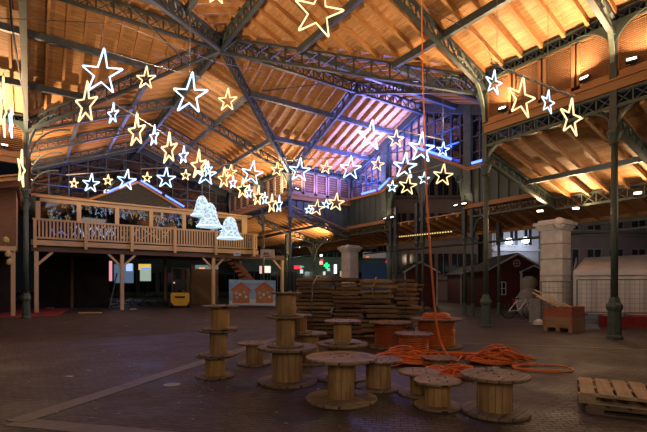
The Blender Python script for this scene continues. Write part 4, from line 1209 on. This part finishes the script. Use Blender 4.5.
# ------------------------------------------------------------------ board stacks
def board_stack(u0, u1, vtop, vbase, depth, mats, name, n=14, jit=.05, rz=0., skip=()):
    d = FL*EYE/(vbase-HZ); p0 = at(u0, vbase, d); p1 = at(u1, vbase, d)
    H_ = EYE+(HZ-vtop)/FL*d; w = (p1-p0).length; ex = V(RX, RY, 0); ey = V(FX, FY, 0); up = V(0, 0, 1)
    lh = H_/n
    for k in range(n):
        ww = w*random.uniform(.93, 1.0)+ (random.uniform(.05, .25) if k in skip else 0)
        c = (p0+p1)/2+ey*(depth/2+random.uniform(-jit, jit))+ex*random.uniform(-jit, jit)
        c.z = lh*(k+.5)
        m = MB()
        th = lh*random.uniform(.72, .9)
        if k % 3 == 0:                       # spacer blocks below the layer
            m.frame(c-up*lh*.1, ex, ey, up, ww, depth, th*.7)
        else: m.frame(c, ex, ey, up, ww, depth, th)
        # plank ends along the long face
        a = -ww/2
        while a < ww/2-.1:
            bw = random.uniform(.25, .5)
            m.frame(c+ex*(a+bw/2)-ey*(depth/2+random.uniform(0, .03)), ex, ey, up, min(bw-.02, ww/2-a), .05, th*random.uniform(.35, .6)); a += bw
        single('board_layer', m, random.choice(mats), f'rough boards stacked flat in the {name}', 'boards', f'boards of the {name}')
board_stack(294, 333, 277.5, 338, 1.3, [BRD, BRD, BRDL], 'left strapped bundle', 15)
board_stack(333.5, 361, 277.5, 338.5, 1.2, [BRD, BRDD, BRD], 'second bundle left of the pale bundle', 14)
board_stack(361.5, 394, 279, 338, 1.1, [BRDL, BRD, BRDL], 'pale uneven bundle behind the wound drum', 12, .08, skip=(3, 5, 6))
board_stack(394.5, 416, 278, 337, 1.1, [BRD, BRDD], 'rightmost bundle behind the orange drums', 13, .06, skip=(4, 5, 6))
d = FL*EYE/(338-HZ)
rod('strap', [at(311.5, 339, d-.12), at(312, 300, d-.12), at(313, 284, d-.11), at(317, 276.6, d+.05), at(320, 276.3, d+1.2)], .022, GREYM, 'grey strap round the left bundle of boards', 'strap')
rod('strap', [at(374, 300, d-.15), at(372, 290, d-.15), at(376, 277.6, d+.05)], .015, BRDL, 'pale rope tied over the uneven bundle', 'rope')

# ------------------------------------------------------------------ crate, pallets
def pallet_geo(t, L, W, z0, mt, world_off=V(0, 0, 0), nb=9):
    """L along local x, W along local y"""
    for i in range(nb):
        x = -L/2+(L/nb)*(i+.5)
        MB().box(x-L/nb/2*.8, x+L/nb/2*.8, -W/2, W/2, z0+.12, z0+.144).build('deck_board', mt, t, False)
    for y in (-W/2+.05, 0, W/2-.05):
        MB().box(-L/2, L/2, y-.05, y+.05, z0+.1, z0+.12).build('stringer_board', mt, t, False)
        MB().box(-L/2, L/2, y-.05, y+.05, z0, z0+.022).build('bottom_board', mt, t, False)
        for x in (-L/2+.07, 0, L/2-.07):
            MB().box(x-.07, x+.07, y-.05, y+.05, z0+.022, z0+.1).build('block', mt, t, False)
# top pallet: front left corner / back left corner from the photo
zt = .175
FLc = gnd(578.5, 392, zt); BLc = gnd(577, 376, zt)
e1 = V(BLc.x-FLc.x, BLc.y-FLc.y, 0).normalized(); e2 = V(e1.y, -e1.x, 0)
ctr = V(FLc.x, FLc.y, 0)+e1*.4+e2*.6
rz = math.atan2(e2.y, e2.x)
PALW = mat_wood('pallet_wood', (.38, .26, .14), (.56, .41, .25), 'y', dirt=.4)
t = thing('wooden_pallet', 'upper wooden pallet of the two stacked at the right edge', 'pallet', (ctr.x, ctr.y, .074), rz)
t.scale = (1, 1, .7)
pallet_geo(t, 1.2, .8, 0, PALW, nb=8)
t = thing('wooden_pallet', 'lower darker pallet of the two stacked at the right edge', 'pallet', (ctr.x-.03, ctr.y-.06, 0), rz+.05)
t.scale = (1, 1, .5)
pallet_geo(t, 1.2, .8, 0, mat_wood('pallet_wood_dark', (.12, .08, .05), (.24, .17, .11), 'y', dirt=.5), nb=7)

A_, B_, C_ = gnd(543.3, 330.6), gnd(572.5, 332.9), gnd(588, 330.6)
ex = (B_-A_).normalized(); ey = V(-ex.y, ex.x, 0); 
if ey.dot(V(FX, FY, 0)) < 0: ey = -ey
Lc = (B_-A_).length; Wc = .8
t = thing('pallet_crate', 'wooden crate with red weathered upper collar on a pallet before the pillar', 'crate', (A_.x, A_.y, 0), math.atan2(ex.y, ex.x))
CRW = mat_wood('crate_wood', (.22, .14, .085), (.36, .24, .15), 'x', dirt=.4)
def cbox(x0, x1, y0, y1, z0, z1, name, mt): MB().box(x0, x1, y0, y1, z0, z1).build(name, mt, t, False)
for x in (0, Lc/2-.05, Lc-.1):
    cbox(x, x+.1, 0, Wc, 0, .1, 'block', CRW)
cbox(0, Lc, 0, Wc, .1, .13, 'deck', CRW)
for z0, z1, mt, nm in ((.135, .38, CRW, 'lower_collar'), (.385, .64, REDC, 'upper_collar')):
    m = MB().box(0, Lc, 0, .025, z0, z1).box(0, Lc, Wc-.025, Wc, z0, z1).box(0, .025, 0, Wc, z0, z1).box(Lc-.025, Lc, 0, Wc, z0, z1)
    m.build(nm, mt, t, False)
for x in (-.008, Lc-.05): cbox(x, x+.058, -.008, .04, .14, .42, 'corner_hinge', REDC)
for k, (u0, v0, u1, v1) in enumerate(((535, 290, 571, 306), (533, 293, 566, 306), (537, 296, 562, 307))):
    p0 = at(u0, v0, 11.6+.1*k); p1 = at(u1, v1+1, 11.1)
    single('loose_board', MB().bar(p0, p1, .1, .02), PALE, ('uppermost', 'middle', 'lowest')[k]+' pale board sticking out left from the crate', 'board')
single('grey_box', MB().box(-.3, .3, -.2, .2, 0, .75), GREYM, 'grey cabinet behind the boards left of the crate', 'box', origin=V(0, 0, 0)).location = gnd(540, 322)
single('small_bag', MB().lathe([(.05, 0), (.14, .04), (.13, .14), (.05, .2)], 9, c=gnd(539, 326)), WHITE, 'small white bag on the ground left of the crate', 'bag')

# ------------------------------------------------------------------ tent, fence
t = thing('market_tent', 'low white market tent behind the nearest column', 'tent', gnd(610, 322))
a0 = at(574, 315, 13.2); a1 = at(700, 315, 12.0); a0.z = a1.z = .33
bdir = V(FX, FY, 0); rdir = V(at(596, 285, 1).x, at(596, 285, 1).y, 0).normalized()
def up_(p, z): return V(p.x, p.y, z)
zt_ = 1.62; back = rdir*4.2
N = 14
m = MB()
for i in range(N):                 # softly pleated front wall
    f0, f1 = i/N, (i+1)/N
    p, q = a0+(a1-a0)*f0, a0+(a1-a0)*f1
    o1 = bdir*(.035*(i % 2)); o2 = bdir*(.035*((i+1) % 2))
    m.slab([up_(p, .33)+o1, up_(q, .33)+o2, up_(q, zt_)+o2, up_(p, zt_)+o1], .02, bdir)
m.build('front_wall', TENT, t)
MB().slab([up_(a0, .33), up_(a0, zt_), up_(a0, zt_+.55)+back*.5, up_(a0, zt_)+back, up_(a0, .33)+back], .02, -ex).build('side_wall', TENT, t)
m = MB().slab([up_(a0, zt_), up_(a1, zt_), up_(a1, zt_+.62)+back*.5+V(.3, 0, 0), up_(a0, zt_+.5)+back*.5+ (a1-a0)*.08], .02, (0, 0, 1))
m.slab([up_(a0, zt_)+back, up_(a1, zt_)+back, up_(a1, zt_+.62)+back*.5+V(.3, 0, 0), up_(a0, zt_+.5)+back*.5+(a1-a0)*.08], .02, (0, 0, 1))
m.build('roof', TENT, t)
MB().bar(up_(a0, zt_-.06)-bdir*.03, up_(a1, zt_-.06)-bdir*.03, .02, .14).build('valance', TENT, t)
p = a0-bdir*.7; q = a1-bdir*.7
m = MB().slab([up_(p, 0)+(a1-a0)*.09, up_(q, 0), up_(q, 0)+rdir*5, up_(p, 0)+rdir*5+(a1-a0)*.09], .32, (0, 0, 1))
single('stage_platform', m, RED, 'red carpeted low platform under the white tent', 'platform')
def fence(u0, u1, d0, d1, z0, z1, label, ng=None):
    p0 = at(u0, 300, d0); p1 = at(u1, 300, d1); p0.z = p1.z = z0
    t = thing('mesh_fence', label, 'fence', p0)
    L = (p1-p0).length
    m = MB()
    for a, b_ in ((up_(p0, z0), up_(p0, z1)), (up_(p1, z0), up_(p1, z1)), (up_(p0, z1), up_(p1, z1)), (up_(p0, z0+.1), up_(p1, z0+.1))): m.tube([a, b_], .018, 6)
    m.build('frame', ZINC, t)
    m = MB(); n = ng or int(L/.11)
    for i in range(1, n):
        p = p0+(p1-p0)*(i/n); m.tube([up_(p, z0+.1), up_(p, z1)], .0035, 4)
    for k in range(1, 7):
        z = z0+.1+(z1-z0-.1)*k/7; m.tube([up_(p0, z), up_(p1, z)], .003, 4)
    m.build('wire_mesh', ZINC, t)
    MB().box(p0.x-.1, p0.x+.1, p0.y-.25, p0.y+.25, z0, z0+.1).build('foot', GREYM, t)
fence(577, 611, 12.35, 12.1, .33, 1.35, 'mesh fence panel on the red platform left of the nearest column')
fence(615, 665, 12.0, 11.7, .33, 1.35, 'mesh fence panel on the red platform right of the nearest column')
fence(541, 571, 13.0, 12.7, 0, 1.3, 'mesh fence panel in front of the stone pillar')

# ------------------------------------------------------------------ red huts
def hut(u0, u1, ua, vb, veave, vap, label, depth=2.2, round_win=False, win=(), porch=False):
    d = FL*EYE/(vb-HZ)
    w = (u1-u0)/FL*d; p = at((u0+u1)/2, vb, d); p.z = 0
    ze = EYE+(HZ-veave)/FL*d; zp = EYE+(HZ-vap)/FL*d; xo = (ua-(u0+u1)/2)/FL*d
    t = thing('market_hut', label, 'hut', p, -YAW)
    m = MB().slab([V(-w/2, 0, 0), V(w/2, 0, 0), V(w/2, 0, ze), V(xo, 0, zp), V(-w/2, 0, ze)], depth, (0, 1, 0)); m.build('wall', REDP, t, False)
    for s in (-1, 1):
        e = V(s*(w/2+.15), -.15, ze-.1); q = V(xo, -.15, zp+.05)
        MB().slab([e, q, q+V(0, depth+.3, 0), e+V(0, depth+.3, 0)], .06, (0, 0, 1)).build('roof_slope', ROOFD, t, False)
        MB().bar(e+V(0, -.02, 0), q+V(0, -.02, 0), .04, .09).build('bargeboard', WHITE, t, False)
        MB().box(s*w/2-.04, s*w/2+.04, -.03, .01, 0, ze-.05).build('corner_trim', WHITE, t, False)
    if round_win:
        zc = ze+(zp-ze)*.45
        m = MB().tube([V(xo+.17*math.cos(a*PI/8), -.03, zc+.17*math.sin(a*PI/8)) for a in range(16)], .02, 5, True)
        m.bar(V(xo-.17, -.03, zc), V(xo+.17, -.03, zc), .02, .02); m.bar(V(xo, -.03, zc-.17), V(xo, -.03, zc+.17), .02, .02); m.build('round_window', WHITE, t, False)
    for (wx, wz, ww, wh) in win:
        f = MB().box(wx-ww/2, wx+ww/2, -.02, 0, wz, wz+wh).build('window', WIND, t, False)
        m = MB()
        for x in (wx-ww/2, wx, wx+ww/2): m.box(x-.02, x+.02, -.05, -.02, wz, wz+wh)
        for z in (wz, wz+wh/2, wz+wh): m.box(wx-ww/2, wx+ww/2, -.05, -.02, z-.02, z+.02)
        m.build('window_bars', WHITE, f, False)
    if porch:
        q = V(w*.22, -.35, ze*.98)
        for s in (-1, 1): MB().bar(q+V(0, 0, .25), q+V(s*.75, 0, -.1), .3, .05).build('porch_roof', ROOFD, t, False); MB().bar(q+V(0, -.17, .25), q+V(s*.75, -.17, -.1), .03, .07).build('bargeboard', WHITE, t, False)
        for s in (-1, 1): MB().box(q.x+s*.6-.04, q.x+s*.6+.04, -.45, -.37, 0, q.z-.1).build('porch_post', WHITE, t, False)
    return t
hut(405, 437, 420, 306, 271, 263, 'red market hut with white edging behind the right end of the boards', 3.5)
hut(461, 486, 473, 304, 273, 267, 'dark red hut behind the paired slim columns', 3)
hut(486, 546, 516.5, 308, 270, 255, 'red hut with round window and porch left of the near stone pillar', 3, True, [(-.75, .7, .4, .65)], True)
# grey snow figure
p = gnd(529, 316)
m = MB().lathe([(.30, 0), (.42, .2), (.46, .5), (.40, .8), (.28, 1.0), (.20, 1.06), (.27, 1.15), (.30, 1.3), (.25, 1.45), (.12, 1.54)], 18)
GF = mat_noise('grey_plush', (.20, .19, .2), (.3, .29, .3), 9, .95)
o = single('snow_figure', m, GF, 'big grey rounded snow figure beside the stone pillar', 'figure', smooth=True, origin=V(0, 0, 0)); o.location = (p.x, p.y, 0)
# bicycle
p = gnd(519, 319)
t = thing('bicycle', 'silver bicycle parked left of the stone pillar', 'bicycle', p, -YAW+.25)
for x in (-.42, .42):
    m = MB().tube([V(x+.27*math.cos(a*PI/12), 0, .29+.27*math.sin(a*PI/12)) for a in range(24)], .016, 5, True)
    w = m.build('wheel', BLACK, t, False)
    m = MB()
    for a in range(8): m.bar(V(x, 0, .29), V(x+.26*math.cos(a*PI/4), 0, .29+.26*math.sin(a*PI/4)), .006, .006)
    m.build('spokes', GREYM, w, False)
m = MB()
for a, b_ in (((-.42, .29), (-.12, .62)), ((-.12, .62), (.28, .66)), ((.28, .66), (-.02, .3)), ((-.02, .3), (-.12, .62)), ((-.42, .29), (-.02, .3)), ((.42, .29), (.26, .74))): m.tube([V(a[0], 0, a[1]), V(b_[0], 0, b_[1])], .016, 6)
m.build('frame', WHITE, t, False)
MB().tube([V(.2, -.2, .8), V(.26, 0, .76), V(.2, .2, .8)], .012, 5).build('handlebar', GREYM, t, False)
MB().box(-.26, -.04, -.06, .06, .7, .75).build('saddle', BLACK, t, False)
# red bench with white scallops
p = gnd(523, 314)
t = thing('red_bench', 'red trough with white scalloped edge behind the bicycle', 'trough', p, -YAW+.15)
MB().box(-.4, .4, -.12, .12, .35, .62).build('body', RED, t, False)
m = MB()
for i in range(6): m.lathe([(.055, 0), (.055, .1), (.03, .14)], 8, c=(-.36+i*.145, -.13, .58))
m.build('scallop_edge', WHITE, t, False)
for x in (-.32, .32): MB().box(x-.03, x+.03, -.1, .1, 0, .35).build('leg', DARK, t, False)

# ------------------------------------------------------------------ buildings outside
def facade(u0, u1, vtop, d, mat, label, rows, cols, wsz, name='building', depth=4, lit=(), fm=None, axis='view', winmat=WIND, litm=None):
    a = at(u0, HZ, d); b_ = at(u1, HZ, d)
    if axis == 'y':          # facade parallel to the hall: keep X of the left end
        k = (u1-CX)/FL; x = a.x; y = x*(RX-k*FX)/(k*FY-RY); b_ = V(x, y, 0)
    a.z = b_.z = 0
    H_ = EYE+(HZ-vtop)/FL*d; ex_ = (b_-a).normalized(); n = V(-ex_.y, ex_.x, 0)
    if n.dot(V(FX, FY, 0)) < 0: n = -n
    t = thing(name, label, 'building', (a+b_)/2)
    MB().slab([a, b_, up_(b_, H_), up_(a, H_)], depth, n).build('wall', mat, t)
    L = (b_-a).length
    ww, wh = wsz
    for r_ in range(len(rows)):
        z = rows[r_]
        for c_ in range(cols):
            x = L*(c_+.5)/cols; p = a+ex_*x-n*.02; p.z = z+wh/2
            wm = litm if (r_, c_) in lit else winmat
            f = MB().frame(p, ex_, n, V(0, 0, 1), ww, .06, wh).build('window', wm, t)
            m = MB(); e = fm or mat
            for s in (-1, 0, 1): m.frame(p+ex_*(s*ww/2)-n*.05, ex_, n, V(0, 0, 1), .06, .06, wh+.1)
            for s in (-1, 1): m.frame(p+V(0, 0, s*wh/2)-n*.05, ex_, n, V(0, 0, 1), ww+.2, .1, .08)
            m.build('window_frame', e, f)
    for z in [r-.35 for r in rows]:
        MB().bar(up_(a, z)-n*.1, up_(b_, z)-n*.1, .25, .15).build('cornice', mat, t)
    return t
E_WIN = mat_emit('window_yellow', (1, .7, .3), .5)
facade(560, 760, 200, 30, FAC, 'dark apartment building behind the tent with rows of windows', (2.1, 5.0, 8), 9, (1.0, 1.6), fm=WHITE and mat_noise('frame_grey', (.12, .12, .13), (.18, .18, .19), 3, .7))
FACB = mat_noise('facade_brown', (.14, .10, .085), (.2, .15, .13), .8, .9)
facade(394, 478, 120, 34, FACB, 'tall dark brown building seen through the arches of the right gable', (2.0, 5.2, 8.2, 11), 6, (.9, 1.7), lit=((1, 4),), litm=E_WIN)
t = facade(492, 549, 215, 33, FACW, 'pale building lit by white lamps seen left of the near pillar', (1.6, 4.2, ), 4, (.65, 1.4), fm=FACW)
E_LP = mat_emit('white_lamp', (.75, .85, 1), 6)
for k, (u, v) in enumerate(((509, 242.3), (525.5, 241.2))):
    p = at(u, v, 32.2); single('wall_lamp', MB().lathe([(.12, -.15), (.26, -.05), (.26, .22), (.12, .3)], 10, c=p), E_LP, ('left', 'right')[k]+' white lamp on the pale lit building', 'lamp')
    area(p-V(FX, FY, 0)*.8+V(0, 0, -.3), at(u, v-8, 33), .5, 14, (.66, .76, 1)); point(p-V(FX, FY, 0)*1.6+V(0, 0, -1), 9, (.66, .76, 1))
single('street_lamp', MB().box(-.5, .5, -.2, .2, 0, .35).box(-.06, .06, -.06, .06, -2.6, 0), mat_emit('cool_blob', (.45, .75, .9), .9), 'bluish street light between the huts', 'lamp', origin=V(0, 0, 0)).location = at(495, 265, 29)

# shop street at the left and middle
SH = mat_noise('shop_front', (.07, .10, .09), (.12, .15, .13), .8, .8)
facade(236, 352, 244, 44, FACG, 'greenish shop building across the street behind the board stacks', (.4, 4.0), 7, (2.0, 2.2), winmat=WIND)
facade(340, 402, 225, 46, FACG, 'dim green building behind the far stone pillar', (1.0, 4.4), 5, (1.3, 1.6))
facade(60, 236, 235, 48, SH, 'dark row of shops seen beneath the balcony', (.4,), 9, (1.8, 2.2))
def glow(name, u0, v0, u1, v1, d, col, s, label, cat='shop sign'):
    m = MB().slab([at(u0, v1, d), at(u1, v1, d), at(u1, v0, d), at(u0, v0, d)], .12, (FX, FY, 0))
    return single(name, m, mat_emit('glow_%d_%d' % (u0, v0), col, s), label, cat)
glow('shop_window', 103, 262, 105.5, 282, 40, (1, .8, .85), .8, 'narrow bright shop window farthest left beneath the balcony', 'shop window')
glow('shop_window', 107.5, 261, 111.5, 281, 40, (1, .35, .4), .9, 'red and white lit shop window beneath the balcony', 'shop window')
glow('shop_window', 114, 264, 133, 283, 40, (.14, .22, .34), .55, 'dim blue shop window behind the balcony post', 'shop window')
glow('shop_window', 126, 263.5, 132, 271, 39.8, (.45, .62, 1), 1.0, 'bright blue lit panel in the shop window right of the balcony post', 'shop window')
glow('shop_window', 138.5, 264, 150.5, 270, 40, (.9, .62, .12), .8, 'yellow lit upper shop window beneath the balcony', 'shop window')
glow('shop_window', 140, 269.5, 150.5, 281, 39.9, (.55, .7, .55), .55, 'pale green shop counter beneath the balcony', 'shop window')
glow('shop_sign', 141, 268, 150, 269.3, 39.6, (.1, .3, 1), 1.0, 'thin blue sign above the pale green counter')
glow('shop_window', 195, 265, 218, 272, 44, (.25, .36, .32), .5, 'grey green shop window right of the forklift', 'shop window')
glow('shop_sign', 199, 267.5, 204.5, 271.5, 43.8, (1, .42, .2), 1.0, 'orange lit sign right of the forklift')
glow('shop_sign', 259.5, 266, 263, 273.5, 40, (1, .45, .4), 1.1, 'pinkish red lit shop window left of the porch post', 'shop window')
glow('shop_window', 263, 266, 270.5, 272.8, 40, (1, .92, .8), 1.0, 'white lit shop window by the porch post', 'shop window')
glow('shop_sign', 294, 265.5, 302, 269, 42, (1, .03, .06), 1.3, 'red sign left of the green cross')
glow('shop_window', 300, 269.5, 303, 273.5, 42, (.8, .9, .9), .8, 'small white window below the red sign', 'shop window')
glow('shop_sign', 300, 266, 304, 267.5, 41.9, (.05, .8, .4), .6, 'small green sign below the aisle roof')
glow('lamp_globe', 319.8, 254, 322.5, 256.5, 42, (1, .95, .85), 2, 'white round lamp above the red traffic light', 'lamp')
glow('traffic_light', 319.5, 261, 322.8, 264.5, 41.5, (1, .35, .28), 1.8, 'red traffic light near the green cross', 'traffic light')
glow('shop_sign', 320, 259, 323.5, 260.5, 41.5, (.9, .05, .05), .8, 'dim red strip above the traffic light')
t = thing('pharmacy_cross', 'green glowing pharmacy cross left of the far pillar', 'sign', at(326.5, 268, 42))
EG = mat_emit('green_cross', (.02, 1, .22), 2.2)
MB().slab([at(325.6, 268.3, 42), at(327.6, 268.3, 42), at(327.6, 262.8, 42), at(325.6, 262.8, 42)], .1, (FX, FY, 0)).build('upright', EG, t)
MB().slab([at(323.8, 266.5, 42), at(329.4, 266.5, 42), at(329.4, 264.5, 42), at(323.8, 264.5, 42)], .1, (FX, FY, 0)).build('crosspiece', EG, t)
glow('shop_window', 334, 264.5, 336.8, 273.5, 41.5, (1, .9, 1), 2.0, 'bright white narrow shop window left of the far pillar', 'shop window')
glow('shop_window', 327, 268, 330, 271, 41.8, (.6, .75, .75), .7, 'pale lit shop window below the green cross', 'shop window')
glow('shop_window', 323, 271.5, 325.5, 275, 41.8, (1, .85, .7), .8, 'warm lit shop window above the board stack', 'shop window')
glow('shop_window', 340, 271, 344, 276.5, 41.8, (.7, .5, .35), .6, 'dull warm shop window beside the far pillar', 'shop window')
glow('shop_window', 363, 252, 386, 258, 44, (.22, .17, .15), .5, 'dim warm shop strip right of the far pillar', 'shop window')
glow('shop_sign', 366, 256, 369, 257.5, 43.9, (1, .2, .1), .8, 'small red light right of the far pillar')
glow('shop_window', 402, 261.5, 413, 266, 40, (.9, .68, .42), .8, 'warm lit shop window above the red hut', 'shop window')
glow('shop_sign', 386, 260.5, 391, 263, 40, (1, .06, .05), .7, 'red sign behind the slim paired columns')
glow('shop_sign', 433.5, 261.5, 439.5, 264, 38, (1, .12, .1), 1.2, 'red sign above the red hut roof')
glow('van', 362, 263, 400, 297, 39, (.012, .02, .04), .6, 'dark blue van side right of the far pillar', 'van')  # light on the van side is put into a faintly glowing material
point(at(330, 262, 38), 40, (.4, 1, .6), .5); point(at(300, 266, 37), 120, (.8, .95, .9), .5)
point(at(640, 252, 25), 130, (1, .8, .7), .3); point(at(590, 240, 26), 90, (1, .8, .7), .3); point(at(436, 250, 29), 110, (1, .72, .5), .3); point(at(450, 205, 30), 60, (1, .72, .5), .3)  # fill lights added outdoors so the dark facades show up
point(at(375, 255, 40), 60, (.9, .75, .6), .5); point(at(120, 272, 36), 60, (.6, .7, 1), .5)
# garland of yellow bulbs below the right gable
m0 = [V(XE-.1, 11.3, 3.42), V(XE-.1, 15.0, 3.5)]
t = thing('bulb_garland', 'garland of small yellow bulbs on a rail under the right gable arches', 'garland', m0[0])
MB().tube([m0[0], m0[1]], .03, 6).build('rail', IRON, t)
for k in range(22):
    p = m0[0]+(m0[1]-m0[0])*((k+3)/26); MB().frame(p-V(.03, 0, .03), V(1, 0, 0), V(0, 1, 0), V(0, 0, 1), .045, .045, .045).build('bulb', E_BULB, t)

# litter
m = MB(); rnd = random.Random(4)
for k in range(150):
    if k < 60: u, v = rnd.uniform(5, 215), rnd.uniform(312, 425)
    elif k < 90: u, v = rnd.gauss(207, 9), rnd.gauss(389, 6)
    elif k < 120: u, v = rnd.gauss(55, 20), rnd.uniform(305, 309)
    else: u, v = rnd.uniform(200, 600), rnd.uniform(340, 428)
    p = gnd(u, v); s = rnd.uniform(.006, .02)*(1 if v > 330 else 2.5); a = rnd.uniform(0, 3)
    m.frame(p+V(0, 0, .006), V(math.cos(a), math.sin(a), 0), V(-math.sin(a), math.cos(a), 0), V(0, 0, 1), s*1.6, s, .004)
o = single('paper_litter', m, mat_noise('litter', (.25, .22, .2), (.5, .47, .44), 5, .8), 'small scraps and wood chips scattered over the cobbles', 'litter'); o['kind'] = 'stuff'
p = gnd(172, 385)
single('plastic_lid', MB().lathe([(.10, 0), (.10, .004), (.085, .008), (.03, .006)], 18, c=(p.x, p.y, .002)), mat_noise('lid', (.30, .32, .34), (.42, .44, .46), 12, .5), 'flat pale round lid lying on the cobbles left of the drums', 'lid')
for k, (u, v, w_) in enumerate(((88, 371, .05), (69, 377, .09), (126, 326, .08), (283, 331, .0))):
    if not w_: continue
    p = gnd(u, v); single('paper_scrap', MB().frame(p+V(0, 0, .008), V(RX, RY, 0), V(FX, FY, 0), V(0, 0, 1), w_, w_*.6, .006), WHITE, ('pale folded paper scrap', 'long pale paper scrap', 'small far paper scrap')[k]+' on the open cobbles at the left', 'paper')

# ------------------------------------------------------------------ ambient
w = bpy.data.worlds.new('night'); sc.world = w; w.use_nodes = True
w.node_tree.nodes['Background'].inputs['Color'].default_value = (.5, .55, .7, 1)
w.node_tree.nodes['Background'].inputs['Strength'].default_value = .006
# fill lights added without fixtures to brighten drums, floor, balcony, chalet, tent and pillar
area((4.5, 2.5, 6.6), (5.5, 6, 0), 2.0, 14, (1, .78, .66))
area((-2.0, -2.5, 2.9), (4.5, 6.5, .6), 2.0, 92, (1, .78, .56))
area((6, -2.8, 3.2), (9.5, 7.5, 1.2), 1.5, 24, (1, .78, .62))
area((2.0, 12, 7.0), (5, 12, 0), 2.5, 14, (.95, .8, .85))
area((5.4, 15.2, 8.2), (5.4, 22.3, 3.4), 1.2, 95, (1, .84, .68))
area((-1.8, 15.5, 6.0), (-2.5, 21, 3.6), 1.0, 45, (1, .80, .62))
area((11.6, 3.2, 3.9), (13.6, 5.0, 1.0), .8, 9, (1, .86, .8))
area((11.4, 4.8, 3.8), (14.4, 7.5, 2.2), .8, 15, (1, .86, .74))

sc.view_settings.view_transform = 'Standard'; sc.view_settings.look = 'None'
sc.view_settings.gamma = 1; sc.view_settings.exposure = 0; sc.view_settings.use_curve_mapping = False
sc.cycles.use_denoising = True
sc.cycles.max_bounces = 6; sc.cycles.diffuse_bounces = 3; sc.cycles.glossy_bounces = 3; sc.cycles.transparent_max_bounces = 8
sc.cycles.sample_clamp_indirect = 4
